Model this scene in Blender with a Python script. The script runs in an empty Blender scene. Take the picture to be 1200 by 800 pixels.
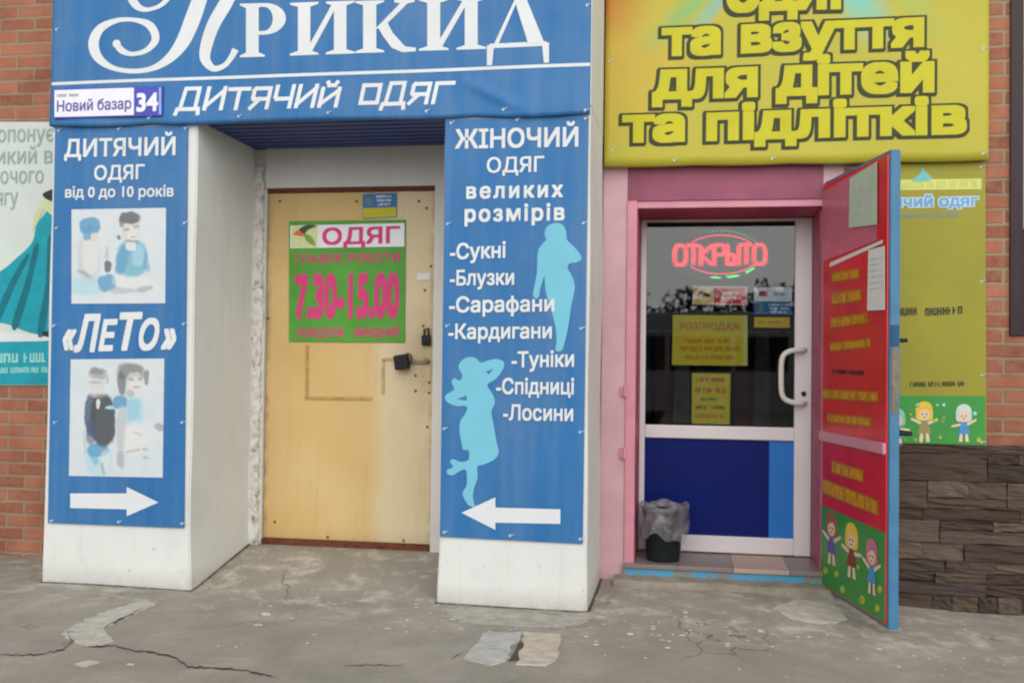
import bpy, bmesh, math, random
from mathutils import Vector, Matrix
from mathutils.geometry import tessellate_polygon

random.seed(7)
sc = bpy.context.scene
col = sc.collection
R = math.radians

# ------------------------------------------------------------------ camera
F_PX, CX, CY = 1200.0, 600.0, 400.0
CAM = Vector((0.0, -5.5, 1.33))
yaw, pitch, roll = R(9.7), R(1.15), R(0.72)
fw = Vector((-math.sin(yaw) * math.cos(pitch), math.cos(yaw) * math.cos(pitch), math.sin(pitch)))
ri0 = Vector((math.cos(yaw), math.sin(yaw), 0))
up0 = ri0.cross(fw)
RI = ri0 * math.cos(roll) + up0 * math.sin(roll)
UP = up0 * math.cos(roll) - ri0 * math.sin(roll)
cd = bpy.data.cameras.new('camera')
cam = bpy.data.objects.new('camera', cd)
col.objects.link(cam)
cam.matrix_world = Matrix(((RI.x, UP.x, -fw.x, CAM.x), (RI.y, UP.y, -fw.y, CAM.y), (RI.z, UP.z, -fw.z, CAM.z), (0, 0, 0, 1)))
cd.sensor_width = 36.0
cd.lens = 36.0
cd.clip_start = 0.05
cd.clip_end = 2000
cd.dof.use_dof = True            # the soft phone picture: focused a little short of the wall
cd.dof.focus_distance = 2.8
cd.dof.aperture_fstop = 4.2
sc.camera = cam

# ------------------------------------------------------------------ light
SUN_EL, SUN_AZ = R(24), R(16)     # azimuth measured from the facade's outward normal, towards the left
w = bpy.data.worlds.new("World"); sc.world = w; w.use_nodes = True
nt = w.node_tree; nt.nodes.clear()
wo = nt.nodes.new('ShaderNodeOutputWorld'); bg = nt.nodes.new('ShaderNodeBackground')
sky = nt.nodes.new('ShaderNodeTexSky'); sky.sky_type = 'NISHITA'; sky.sun_disc = False
sun_dir = Vector((math.cos(SUN_EL) * math.sin(SUN_AZ), -math.cos(SUN_EL) * math.cos(SUN_AZ), math.sin(SUN_EL)))
sky.sun_elevation = SUN_EL
sky.sun_rotation = math.atan2(sun_dir.x, sun_dir.y)
sky.air_density = 1.4; sky.dust_density = 2.5; sky.ozone_density = 1.0
hs = nt.nodes.new('ShaderNodeHueSaturation'); hs.inputs['Saturation'].default_value = 0.22
mn = nt.nodes.new('ShaderNodeVectorMath'); mn.operation = 'MINIMUM'; mn.inputs[1].default_value = (6.6, 6.75, 6.9)
nt.links.new(sky.outputs[0], hs.inputs['Color']); nt.links.new(hs.outputs[0], mn.inputs[0]); nt.links.new(mn.outputs[0], bg.inputs['Color'])
bg.inputs['Strength'].default_value = 0.14
nt.links.new(bg.outputs[0], wo.inputs['Surface'])
sl = bpy.data.lights.new('sun', 'SUN'); sl.energy = 1.65; sl.angle = R(80); sl.color = (1.0, 0.96, 0.9)
so = bpy.data.objects.new('sun', sl); col.objects.link(so)
so.rotation_euler = (-sun_dir).to_track_quat('-Z', 'Y').to_euler()
so.location = sun_dir * 30
vs = sc.view_settings
vs.view_transform = 'Standard'; vs.look = 'None'; vs.gamma = 1.0; vs.use_curve_mapping = False
vs.exposure = 0.6

# ------------------------------------------------------------------ materials
def lin(r, g, b):
    f = lambda c: (c / 255 / 12.92) if c / 255 <= 0.04045 else ((c / 255 + 0.055) / 1.055) ** 2.4
    return (f(r), f(g), f(b), 1)

def new_mat(name):
    m = bpy.data.materials.new(name); m.use_nodes = True
    return m, m.node_tree, m.node_tree.nodes['Principled BSDF']

MATS = {}
def N(t, kind, **kw):
    n = t.nodes.new('ShaderNode' + kind)
    for k, v in kw.items(): setattr(n, k, v)
    return n
def noise(t, scale, detail=4, rough=0.55, vec=None, dist=0.0):
    n = N(t, 'TexNoise'); n.inputs['Scale'].default_value = scale; n.inputs['Detail'].default_value = detail
    n.inputs['Roughness'].default_value = rough; n.inputs['Distortion'].default_value = dist
    if vec is None:
        g = t.nodes.get('GEO') or N(t, 'NewGeometry'); g.name = 'GEO'
        vec = g.outputs['Position']
    t.links.new(vec, n.inputs['Vector'])
    return n.outputs['Fac']
def ramp(t, fac, stops):
    r = N(t, 'ValToRGB'); e = r.color_ramp.elements
    while len(e) < len(stops): e.new(0.5)
    for el, (p, c) in zip(e, stops):
        el.position = p; el.color = c if len(c) == 4 else (*c, 1)
    t.links.new(fac, r.inputs[0])
    return r.outputs[0]
def mixc(t, fac, a, b, mode='MIX'):
    m = N(t, 'Mix', data_type='RGBA', blend_type=mode)
    for sock, v in ((0, fac), (6, a), (7, b)):
        if hasattr(v, 'is_linked'): t.links.new(v, m.inputs[sock])
        else: m.inputs[sock].default_value = v
    return m.outputs[2]
def math_(t, op, a, b=0.0, clamp=False):
    m = N(t, 'Math', operation=op); m.use_clamp = clamp
    for i, v in enumerate((a, b)):
        if hasattr(v, 'is_linked'): t.links.new(v, m.inputs[i])
        else: m.inputs[i].default_value = v
    return m.outputs[0]
def pos(t):
    g = t.nodes.get('GEO') or N(t, 'NewGeometry'); g.name = 'GEO'
    s = t.nodes.get('SEP') or N(t, 'SeparateXYZ'); s.name = 'SEP'
    t.links.new(g.outputs['Position'], s.inputs[0])
    return s.outputs
def bump(t, bsdf, h, strength=0.3, dist=0.01):
    b = N(t, 'Bump'); b.inputs['Strength'].default_value = strength; b.inputs['Distance'].default_value = dist
    t.links.new(h, b.inputs['Height']); t.links.new(b.outputs[0], bsdf.inputs['Normal'])

def plain(name, c, rough=0.6, var=0.12, scale=6.0, spec=0.3, metal=0.0, bmp=0.0, bscale=60, wrinkle=False):
    """a solid colour with the blotchy unevenness of a real surface"""
    if name in MATS: return MATS[name]
    m, t, b = new_mat(name)
    f = noise(t, scale, 5)
    dark = (c[0] * (1 - var), c[1] * (1 - var), c[2] * (1 - var), 1)
    lite = (min(1, c[0] * (1 + var)), min(1, c[1] * (1 + var)), min(1, c[2] * (1 + var)), 1)
    t.links.new(ramp(t, f, [(0.3, dark), (0.7, lite)]), b.inputs['Base Color'])
    b.inputs['Roughness'].default_value = rough; b.inputs['Specular IOR Level'].default_value = spec
    b.inputs['Metallic'].default_value = metal
    if wrinkle:
        h = noise(t, 2.2, 2, 0.4, dist=0.6)
        bump(t, b, h, 0.35, 0.02)
    elif bmp:
        bump(t, b, noise(t, bscale, 4), bmp, 0.01)
    MATS[name] = m
    return m

BLUE = plain('banner_blue', lin(36, 104, 162), 0.5, 0.06, 1.5, 0.35, wrinkle=True)
def dusty(m, c, amt):
    t = m.node_tree; b = t.nodes['Principled BSDF']; src = b.inputs['Base Color'].links[0].from_socket
    mp = N(t, 'Mapping'); mp.inputs['Scale'].default_value = (7, 7, .45); t.links.new(t.nodes['GEO'].outputs['Position'], mp.inputs[0])
    f = math_(t, 'MULTIPLY', math_(t, 'SUBTRACT', noise(t, 1.5, 6, .65, mp.outputs[0]), .42, True), amt * 3, True)
    f2 = math_(t, 'MULTIPLY', math_(t, 'SUBTRACT', noise(t, 1.1, 5, .65), .45, True), amt * 2.5, True)
    t.links.new(mixc(t, math_(t, 'ADD', f, f2, True), src, c), b.inputs['Base Color'])
    r = ramp(t, noise(t, 3, 4), [(.3, (.38, .38, .38)), (.7, (.62, .62, .62))]); t.links.new(r, b.inputs['Roughness'])
dusty(BLUE, lin(128, 150, 170), .22)
PRINT_WHITE = plain('print_white', lin(212, 216, 218), 0.5, 0.05, 3, 0.3, wrinkle=True)
SILH = plain('print_light_blue', lin(112, 184, 206), 0.5, 0.04, 3, 0.3, wrinkle=True)
PHOTO_BG = plain('print_photo_ground', lin(225, 232, 236), 0.5, 0.06, 9, 0.3)
PAPER = plain('paper', lin(214, 218, 214), 0.8, 0.05, 8)
YLO = plain('print_yellow', lin(190, 184, 34), 0.55, 0.06, 4)
STRIPY = plain('print_gold', lin(206, 150, 30), 0.35, 0.14, 20)
RED = plain('print_red', lin(204, 40, 50), 0.3, 0.15, 5, 0.5)
CRIMSON = plain('print_crimson', lin(180, 40, 60), 0.4, 0.1, 8)
GREEN = plain('print_green', lin(56, 140, 60), 0.4, 0.1, 6, 0.4)
LIME = plain('print_lime_green', lin(80, 150, 52), 0.5, 0.12, 5)
MAGENTA = plain('print_magenta', lin(206, 60, 120), 0.55, 0.06, 10)
OLIVE = plain('print_dark_olive', lin(56, 60, 32), 0.55, 0.1, 10)
INK = plain('print_black', lin(50, 48, 46), 0.6, 0.1, 10)
INKBLUE = plain('print_ink_blue', lin(92, 92, 160), 0.6, 0.1, 30)
NAVYPLATE = plain('plate_violet_blue', lin(70, 76, 178), 0.4, 0.06, 10)
PLATEW = plain('plate_white', lin(226, 226, 236), 0.4, 0.04, 10)
TEAL = plain('print_teal', lin(20, 150, 168), 0.5, 0.12, 9)
TEALDK = plain('print_dark_teal', lin(8, 108, 124), 0.5, 0.12, 9)
SKIN = plain('print_skin', lin(226, 196, 170), 0.6, 0.06, 10)
PALEGREY = plain('print_pale_grey', lin(186, 192, 196), 0.6, 0.1, 20)
GREYTXT = plain('print_grey_green', lin(150, 166, 158), 0.6, 0.05, 10)
POSTERW = plain('print_poster_white', lin(200, 210, 204), 0.5, 0.04, 4, wrinkle=True)
PINKP = plain('pink_paint', lin(196, 158, 166), 0.55, 0.1, 4, 0.35, bmp=0.12, bscale=35)
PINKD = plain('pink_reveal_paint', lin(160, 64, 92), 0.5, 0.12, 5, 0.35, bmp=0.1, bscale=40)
WOODPINK = plain('pink_steel_paint', lin(200, 136, 152), 0.4, 0.1, 6, 0.4)
UPVC = plain('white_plastic_frame', lin(214, 208, 210), 0.35, 0.05, 3, 0.45)
HANDLE = plain('white_handle', lin(210, 206, 202), 0.3, 0.05, 5, 0.5)
KICK = plain('blue_panel', lin(3, 24, 98), 0.3, 0.08, 3, 0.2)
KICKL = plain('light_blue_panel', lin(20, 108, 190), 0.35, 0.06, 3, 0.45)
LEAFBLUE = plain('light_blue_steel_paint', lin(62, 116, 152), 0.45, 0.12, 9, 0.4)
LEAFDK = plain('dark_blue_steel_paint', lin(30, 74, 110), 0.5, 0.15, 9)
BLACKM = plain('black_rubber', lin(30, 30, 32), 0.6, 0.2, 20, bmp=0.3, bscale=90)
STEEL = plain('worn_steel', lin(120, 108, 92), 0.45, 0.25, 40, 0.5, metal=0.6)
RUST = plain('rust', lin(104, 62, 48), 0.85, 0.35, 30, 0.1, bmp=0.5, bscale=60)
BINBLK = plain('bin_plastic', lin(26, 34, 36), 0.45, 0.15, 12, 0.4)
SOFFIT = plain('navy_soffit', lin(30, 58, 128), 0.4, 0.15, 3, 0.4)
FRAMEBR = plain('dark_window_frame', lin(46, 26, 30), 0.4, 0.15, 6)
TIE = plain('banner_fixing', lin(190, 205, 222), 0.4, 0.1, 20, metal=0.3)
DARKROOM = plain('interior_wall', lin(64, 64, 66), 0.8, 0.2, 2)
CLOTHDK = plain('clothes_dark', lin(52, 44, 48), 0.9, 0.4, 8)
CONCRETE_EDGE = plain('concrete_ledge', lin(138, 132, 120), 0.9, 0.25, 9, 0.1, bmp=0.5, bscale=40)

def mat_plaster(name, c, dirt):
    m, t, b = new_mat(name)
    base = ramp(t, noise(t, 1.6, 5, 0.6), [(0.25, tuple(x * 0.88 for x in c[:3])), (0.75, c)])
    z = pos(t)[2]
    low = math_(t, 'SUBTRACT', 0.12, z)                      # splashed dirt along the foot of the wall
    low = math_(t, 'MULTIPLY', low, 6.0, True)
    low = math_(t, 'MULTIPLY', low, noise(t, 14, 6, 0.7), True)
    low = math_(t, 'MULTIPLY', low, 1.3, True)
    c2 = mixc(t, low, base, dirt)
    stain = math_(t, 'MULTIPLY', math_(t, 'SUBTRACT', noise(t, 2.6, 3, 0.5, dist=1.0), 0.56, True), 1.6, True)
    c3 = mixc(t, stain, c2, tuple(x * 0.74 for x in c[:3]) + (1,))
    z01 = math_(t, 'MULTIPLY', math_(t, 'SUBTRACT', 0.55, z), 2.2, True)
    chip = math_(t, 'MULTIPLY', math_(t, 'SUBTRACT', math_(t, 'ADD', noise(t, 16, 5, 0.65), math_(t, 'MULTIPLY', z01, 0.07)), 0.70, True), 18.0, True)
    c3 = mixc(t, math_(t, 'MULTIPLY', chip, 0.6), c3, lin(150, 146, 138))
    drip = N(t, 'Mapping'); drip.inputs['Scale'].default_value = (9, 9, .5); t.links.new(t.nodes['GEO'].outputs['Position'], drip.inputs[0])
    dr = math_(t, 'MULTIPLY', math_(t, 'SUBTRACT', noise(t, 1.6, 5, 0.6, drip.outputs[0]), 0.54, True), 1.6, True)
    dr = math_(t, 'MULTIPLY', dr, 0.45); c3 = mixc(t, dr, c3, lin(168, 162, 150))
    t.links.new(c3, b.inputs['Base Color'])
    b.inputs['Roughness'].default_value = 0.75; b.inputs['Specular IOR Level'].default_value = 0.2
    h = math_(t, 'ADD', noise(t, 9, 4), math_(t, 'MULTIPLY', noise(t, 120, 3), 0.35))
    bump(t, b, h, 0.22, 0.008)
    return m
PLASTER = mat_plaster('white_plaster', lin(218, 220, 217), lin(150, 144, 132))
RECESSPL = mat_plaster('recess_plaster', lin(214, 212, 208), lin(120, 112, 100))

def mat_brick():
    m, t, b = new_mat('brick')
    p = pos(t)
    cv = N(t, 'CombineXYZ'); t.links.new(p[0], cv.inputs[0]); t.links.new(p[2], cv.inputs[1])
    wob = N(t, 'TexNoise'); wob.inputs['Scale'].default_value = 9; t.links.new(cv.outputs[0], wob.inputs['Vector'])
    va = N(t, 'VectorMath', operation='SCALE'); va.inputs['Scale'].default_value = 0.012
    t.links.new(wob.outputs['Color'], va.inputs[0])
    vb = N(t, 'VectorMath', operation='ADD'); t.links.new(cv.outputs[0], vb.inputs[0]); t.links.new(va.outputs[0], vb.inputs[1])
    bt = N(t, 'TexBrick'); t.links.new(vb.outputs[0], bt.inputs['Vector'])
    bt.inputs['Scale'].default_value = 1.0; bt.inputs['Brick Width'].default_value = 0.26; bt.inputs['Row Height'].default_value = 0.087
    bt.inputs['Mortar Size'].default_value = 0.011; bt.inputs['Mortar Smooth'].default_value = 0.25; bt.inputs['Bias'].default_value = -0.1
    bt.inputs['Color1'].default_value = lin(176, 108, 84); bt.inputs['Color2'].default_value = lin(132, 76, 60)
    bt.inputs['Mortar'].default_value = lin(152, 136, 114)
    c = mixc(t, math_(t, 'MULTIPLY', math_(t, 'SUBTRACT', noise(t, 14, 7, 0.75), 0.38, True), 2.2, True), bt.outputs['Color'], lin(160, 128, 106))
    c = mixc(t, math_(t, 'MULTIPLY', math_(t, 'SUBTRACT', noise(t, 3, 4), 0.45, True), 1.5, True), c, lin(104, 66, 54))
    t.links.new(c, b.inputs['Base Color'])
    b.inputs['Roughness'].default_value = 0.9; b.inputs['Specular IOR Level'].default_value = 0.1
    h = math_(t, 'SUBTRACT', math_(t, 'MULTIPLY', noise(t, 70, 5), 0.3), bt.outputs['Fac'])
    bump(t, b, h, 0.8, 0.01)
    return m
BRICK = mat_brick()

def mat_stone():
    m, t, b = new_mat('ledge_stone')
    g = N(t, 'NewGeometry'); g.name = 'GEO'
    a = ramp(t, g.outputs['Random Per Island'], [(0.0, lin(70, 58, 54)), (0.35, lin(110, 92, 78)), (0.7, lin(84, 76, 74)), (1.0, lin(128, 110, 96))])
    mp = N(t, 'Mapping'); mp.inputs['Scale'].default_value = (1, 1, 4.5); t.links.new(g.outputs['Position'], mp.inputs[0])
    f = noise(t, 7, 6, 0.65, mp.outputs[0])
    c = mixc(t, math_(t, 'MULTIPLY', f, 0.62, True), a, lin(66, 56, 52), 'MIX')
    t.links.new(c, b.inputs['Base Color'])
    b.inputs['Roughness'].default_value = 0.85; b.inputs['Specular IOR Level'].default_value = 0.15
    bump(t, b, noise(t, 12, 7, 0.65, mp.outputs[0]), 0.9, 0.03)
    return m
STONE = mat_stone()

def mat_door():
    m, t, b = new_mat('yellow_door_paint')
    p = pos(t)
    a = ramp(t, noise(t, 2.0, 5), [(0.3, lin(200, 168, 108)), (0.7, lin(208, 180, 126))])
    b2 = ramp(t, noise(t, 2.4, 5), [(0.3, lin(204, 186, 150)), (0.7, lin(212, 196, 162))])
    # the repainted paler strip on the lock side
    e = math_(t, 'MULTIPLY', math_(t, 'SUBTRACT', math_(t, 'ADD', p[0], math_(t, 'MULTIPLY', noise(t, 3, 2), 0.12)), -1.945), 9.0, True)
    c = mixc(t, e, a, b2)
    c = mixc(t, math_(t, 'MULTIPLY', math_(t, 'SUBTRACT', noise(t, 34, 5, 0.7), 0.64, True), 3.0, True), c, lin(150, 116, 76))
    mp = N(t, 'Mapping'); mp.inputs['Scale'].default_value = (14, 14, .7); t.links.new(t.nodes['GEO'].outputs['Position'], mp.inputs[0])
    st = math_(t, 'MULTIPLY', math_(t, 'SUBTRACT', noise(t, 2.0, 6, 0.65, mp.outputs[0]), 0.54, True), 1.0, True)
    c = mixc(t, st, c, lin(156, 128, 88))
    dx = math_(t, 'SUBTRACT', p[0], -1.66); dz = math_(t, 'SUBTRACT', p[2], 1.33)
    dd = math_(t, 'SQRT', math_(t, 'ADD', math_(t, 'MULTIPLY', math_(t, 'MULTIPLY', dx, dx), 2.5), math_(t, 'MULTIPLY', math_(t, 'MULTIPLY', dz, dz), .5)))
    gr = math_(t, 'MULTIPLY', math_(t, 'SUBTRACT', 0.30, dd, True), math_(t, 'MULTIPLY', noise(t, 12, 5, 0.7), 3.4), True)
    c = mixc(t, gr, c, lin(140, 120, 92))
    ed = math_(t, 'MULTIPLY', math_(t, 'SUBTRACT', math_(t, 'ABSOLUTE', math_(t, 'SUBTRACT', p[0], -2.153)), 0.525, True), 22.0, True)
    c = mixc(t, math_(t, 'MULTIPLY', ed, math_(t, 'MULTIPLY', math_(t, 'SUBTRACT', noise(t, 11, 6, 0.7), 0.4, True), 3.5, True), True), c, lin(122, 88, 62))
    edge = math_(t, 'MULTIPLY', math_(t, 'SUBTRACT', 0.26, p[2]), 5.0, True)
    c = mixc(t, math_(t, 'MULTIPLY', edge, math_(t, 'MULTIPLY', noise(t, 18, 5, 0.7), 0.9), True), c, lin(150, 118, 84))
    t.links.new(c, b.inputs['Base Color'])
    b.inputs['Roughness'].default_value = 0.5; b.inputs['Specular IOR Level'].default_value = 0.3
    bump(t, b, math_(t, 'ADD', noise(t, 3, 3), math_(t, 'MULTIPLY', noise(t, 60, 3), 0.1)), 0.15, 0.02)
    return m
DOORY = mat_door()

def mat_chipped():
    m, t, b = new_mat('chipped_plaster')
    n = noise(t, 22, 6, 0.7)
    c = ramp(t, n, [(0.34, lin(124, 96, 78)), (0.42, lin(196, 188, 178)), (0.56, lin(224, 222, 218))])
    t.links.new(c, b.inputs['Base Color']); b.inputs['Roughness'].default_value = 0.9
    bump(t, b, n, 0.8, 0.02)
    return m
CHIPPED = mat_chipped()

def mat_riser():
    m, t, b = new_mat('flaking_blue_paint')
    n = noise(t, 9, 6, 0.7)
    c = ramp(t, n, [(0.44, lin(128, 124, 114)), (0.50, lin(74, 150, 186)), (0.8, lin(66, 140, 184))])
    t.links.new(c, b.inputs['Base Color']); b.inputs['Roughness'].default_value = 0.8
    bump(t, b, n, 0.4, 0.01)
    return m
RISER = mat_riser()

def mat_ground():
    m, t, b = new_mat('worn_asphalt')
    big = noise(t, 0.55, 5, 0.6, dist=0.4)
    mid = noise(t, 2.6, 6, 0.65, dist=0.5)
    fine = noise(t, 38, 5, 0.7)
    c = ramp(t, mid, [(0.25, lin(138, 132, 121)), (0.55, lin(164, 157, 145)), (0.8, lin(190, 182, 168))])
    c = mixc(t, math_(t, 'MULTIPLY', math_(t, 'SUBTRACT', big, 0.42, True), 2.2, True), c, lin(146, 141, 132))
    c = mixc(t, math_(t, 'MULTIPLY', fine, 0.55, True), c, lin(134, 128, 118))
    grit = noise(t, 150, 2, 0.6)
    c = mixc(t, math_(t, 'MULTIPLY', math_(t, 'SUBTRACT', grit, 0.58, True), 3.0, True), c, lin(92, 87, 80))
    c = mixc(t, math_(t, 'MULTIPLY', math_(t, 'SUBTRACT', 0.40, grit, True), 3.0, True), c, lin(178, 172, 162))
    p = pos(t)
    # cement dust washed out near the foot of the wall
    near = math_(t, 'MULTIPLY', math_(t, 'ADD', p[1], 0.75), 1.5, True)
    pale = math_(t, 'MULTIPLY', near, math_(t, 'MULTIPLY', math_(t, 'SUBTRACT', noise(t, 5.5, 7, 0.72, dist=0.15), 0.50, True), 5.0, True), True)
    c = mixc(t, math_(t, 'MULTIPLY', pale, 0.6), c, lin(222, 214, 200))
    sp = math_(t, 'MULTIPLY', math_(t, 'SUBTRACT', noise(t, 17, 2, 0.5), 0.715, True), 14.0, True)
    c = mixc(t, math_(t, 'MULTIPLY', sp, 0.6), c, lin(178, 170, 158))
    vr = N(t, 'TexVoronoi', feature='DISTANCE_TO_EDGE'); vr.inputs['Scale'].default_value = 0.62
    g = t.nodes['GEO']
    wob = N(t, 'TexNoise'); wob.inputs['Scale'].default_value = 2.2; wob.inputs['Detail'].default_value = 6; t.links.new(g.outputs['Position'], wob.inputs['Vector'])
    va = N(t, 'VectorMath', operation='SCALE'); va.inputs['Scale'].default_value = 0.7; t.links.new(wob.outputs['Color'], va.inputs[0])
    vb = N(t, 'VectorMath', operation='ADD'); t.links.new(g.outputs['Position'], vb.inputs[0]); t.links.new(va.outputs[0], vb.inputs[1])
    t.links.new(vb.outputs[0], vr.inputs['Vector'])
    cr = math_(t, 'SUBTRACT', 1.0, math_(t, 'MULTIPLY', vr.outputs['Distance'], 160.0, True), True)
    cr = math_(t, 'MULTIPLY', cr, math_(t, 'MULTIPLY', math_(t, 'SUBTRACT', noise(t, 1.1, 3), 0.5, True), 9.0, True), True)
    c = mixc(t, math_(t, 'MULTIPLY', cr, 0.7), c, lin(66, 60, 54))
    t.links.new(c, b.inputs['Base Color'])
    b.inputs['Roughness'].default_value = 0.9; b.inputs['Specular IOR Level'].default_value = 0.15
    h = math_(t, 'ADD', math_(t, 'MULTIPLY', noise(t, 90, 5, 0.7), 0.5), mid)
    h = math_(t, 'SUBTRACT', h, math_(t, 'MULTIPLY', cr, 0.6))
    bump(t, b, h, 0.5, 0.015)
    return m
GROUND = mat_ground()

def mat_patch(name, c):
    m, t, b = new_mat(name)
    n = noise(t, 13, 6, 0.7)
    t.links.new(ramp(t, n, [(0.3, tuple(x * 0.6 for x in c[:3])), (0.7, c)]), b.inputs['Base Color'])
    b.inputs['Roughness'].default_value = 0.9; b.inputs['Specular IOR Level'].default_value = 0.1
    bump(t, b, noise(t, 60, 6, 0.7), 0.5, 0.01)
    return m
CEMENT = mat_patch('pale_cement', lin(206, 200, 188))
SLABG = mat_patch('slab_grey', lin(200, 198, 192))
SLABB = mat_patch('slab_beige', lin(212, 200, 182))
CRACKM = mat_patch('crack_dark', lin(98, 90, 82))

def mat_tile():
    m, t, b = new_mat('step_tiles')
    p = pos(t)
    fx = math_(t, 'FRACT', math_(t, 'ADD', math_(t, 'MULTIPLY', p[0], 3.03), 0.12))
    line = math_(t, 'GREATER_THAN', fx, 0.972)
    k = math_(t, 'FLOOR', math_(t, 'ADD', math_(t, 'MULTIPLY', p[0], 3.03), 0.12))
    odd = math_(t, 'COMPARE', k, 1.0)
    c = mixc(t, odd, lin(128, 114, 112), lin(186, 158, 142))
    c = mixc(t, line, c, lin(96, 88, 86))
    c = mixc(t, math_(t, 'MULTIPLY', noise(t, 18, 5), 0.5), c, lin(118, 106, 102))
    t.links.new(c, b.inputs['Base Color']); b.inputs['Roughness'].default_value = 0.4
    return m
TILE = mat_tile()

def mat_overhead():
    """the printed sky of the yellow banner: yellow with an orange corner and cyan and green rays"""
    m, t, b = new_mat('yellow_banner_print')
    p = pos(t)
    base = ramp(t, noise(t, 1.2, 3), [(0.3, lin(176, 168, 54)), (0.7, lin(182, 174, 62))])
    def blob(x, z, r, soft):
        dx = math_(t, 'SUBTRACT', p[0], x); dz = math_(t, 'SUBTRACT', p[2], z)
        d = math_(t, 'SQRT', math_(t, 'ADD', math_(t, 'MULTIPLY', dx, dx), math_(t, 'MULTIPLY', dz, dz)))
        return math_(t, 'MULTIPLY', math_(t, 'SUBTRACT', r, d), 1.0 / soft, True)
    def ray(x0, z0, x1, z1, wd, soft):
        L = math.hypot(x1 - x0, z1 - z0); nx, nz = (z1 - z0) / L, -(x1 - x0) / L
        d = math_(t, 'ABSOLUTE', math_(t, 'ADD', math_(t, 'MULTIPLY', math_(t, 'SUBTRACT', p[0], x0), nx), math_(t, 'MULTIPLY', math_(t, 'SUBTRACT', p[2], z0), nz)))
        s = math_(t, 'MULTIPLY', math_(t, 'SUBTRACT', wd, d), 1.0 / soft, True)
        return math_(t, 'MULTIPLY', s, math_(t, 'MULTIPLY', math_(t, 'SUBTRACT', p[2], 3.18), 3.5, True), True)
    c = mixc(t, math_(t, 'MULTIPLY', blob(-0.40, 3.15, 0.55, 0.6), 0.5), base, lin(214, 160, 70))
    c = mixc(t, math_(t, 'MULTIPLY', blob(-0.66, 3.7, 0.5, 0.4), 0.9), c, lin(190, 76, 44))
    c = mixc(t, math_(t, 'MULTIPLY', ray(-0.25, 3.25, 0.25, 3.75, 0.10, 0.09), 0.8), c, lin(120, 176, 110))
    c = mixc(t, math_(t, 'MULTIPLY', ray(-0.05, 3.25, 0.35, 3.75, 0.06, 0.05), 0.7), c, lin(110, 178, 170))
    c = mixc(t, math_(t, 'MULTIPLY', ray(1.16, 3.15, 0.85, 3.75, 0.16, 0.12), 0.85), c, lin(112, 190, 176))
    c = mixc(t, math_(t, 'MULTIPLY', ray(1.50, 3.2, 1.05, 3.75, 0.10, 0.09), 0.6), c, lin(150, 180, 90))
    t.links.new(c, b.inputs['Base Color'])
    b.inputs['Roughness'].default_value = 0.5; b.inputs['Specular IOR Level'].default_value = 0.3
    bump(t, b, noise(t, 2.6, 3, 0.45, dist=0.8), 0.4, 0.02)
    return m
OVERHEAD = mat_overhead()

def mat_glass():
    m, t, b = new_mat('window_glass'); t.nodes.remove(b)
    out = t.nodes['Material Output']
    tr = N(t, 'BsdfTransparent'); tr.inputs[0].default_value = (0.80, 0.84, 0.84, 1)
    gl = N(t, 'BsdfGlossy'); gl.inputs['Roughness'].default_value = 0.012; gl.inputs[0].default_value = (1, 1, 1, 1)
    fr = N(t, 'Fresnel'); fr.inputs[0].default_value = 1.5
    f = math_(t, 'MULTIPLY', fr.outputs[0], 0.86, True)        # two panes, four faces
    mx = N(t, 'MixShader'); t.links.new(f, mx.inputs[0]); t.links.new(tr.outputs[0], mx.inputs[1]); t.links.new(gl.outputs[0], mx.inputs[2])
    t.links.new(mx.outputs[0], out.inputs[0])
    return m
GLASS = mat_glass()

def mat_bag():
    m, t, b = new_mat('translucent_bag')
    out = t.nodes['Material Output']
    b.inputs['Base Color'].default_value = lin(132, 128, 134); b.inputs['Roughness'].default_value = 0.25
    tr = N(t, 'BsdfTransparent')
    mx = N(t, 'MixShader')
    f = ramp(t, noise(t, 9, 3, 0.5, dist=1.0), [(0.3, (0.25, 0.25, 0.25)), (0.7, (0.75, 0.75, 0.75))])
    t.links.new(f, mx.inputs[0]); t.links.new(tr.outputs[0], mx.inputs[1]); t.links.new(b.outputs[0], mx.inputs[2])
    t.links.new(mx.outputs[0], out.inputs[0])
    bump(t, b, noise(t, 14, 2, dist=1.0), 0.5, 0.02)
    return m
BAG = mat_bag()

def mat_led(name, c, s):
    m, t, b = new_mat(name)
    b.inputs['Base Color'].default_value = (c[0] * 0.3, c[1] * 0.3, c[2] * 0.3, 1)
    b.inputs['Emission Color'].default_value = c; b.inputs['Emission Strength'].default_value = s
    return m
LEDR = mat_led('red_led', (1.0, 0.018, 0.045, 1), 2.2)
LEDG = mat_led('green_led', (0.02, 0.7, 0.12, 1), 1.6)
def mat_leaf():
    m, t, b = new_mat('foliage')
    g = N(t, 'NewGeometry')
    c = ramp(t, g.outputs['Random Per Island'], [(0, (0.02, 0.035, 0.015)), (1, (0.05, 0.075, 0.03))])
    t.links.new(c, b.inputs['Base Color']); b.inputs['Roughness'].default_value = 0.7
    return m
LEAF = mat_leaf()
BARK = plain('bark', (0.06, 0.045, 0.035, 1), 0.9, 0.3, 12, bmp=0.6, bscale=30)
VANW = plain('van_paint', (0.62, 0.63, 0.65, 1), 0.3, 0.03, 2, 0.5)
VANG = plain('van_glass', (0.02, 0.024, 0.028, 1), 0.08, 0.1, 2, 0.5)
TYRE = plain('tyre', (0.02, 0.02, 0.02, 1), 0.9, 0.2, 20)

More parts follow.
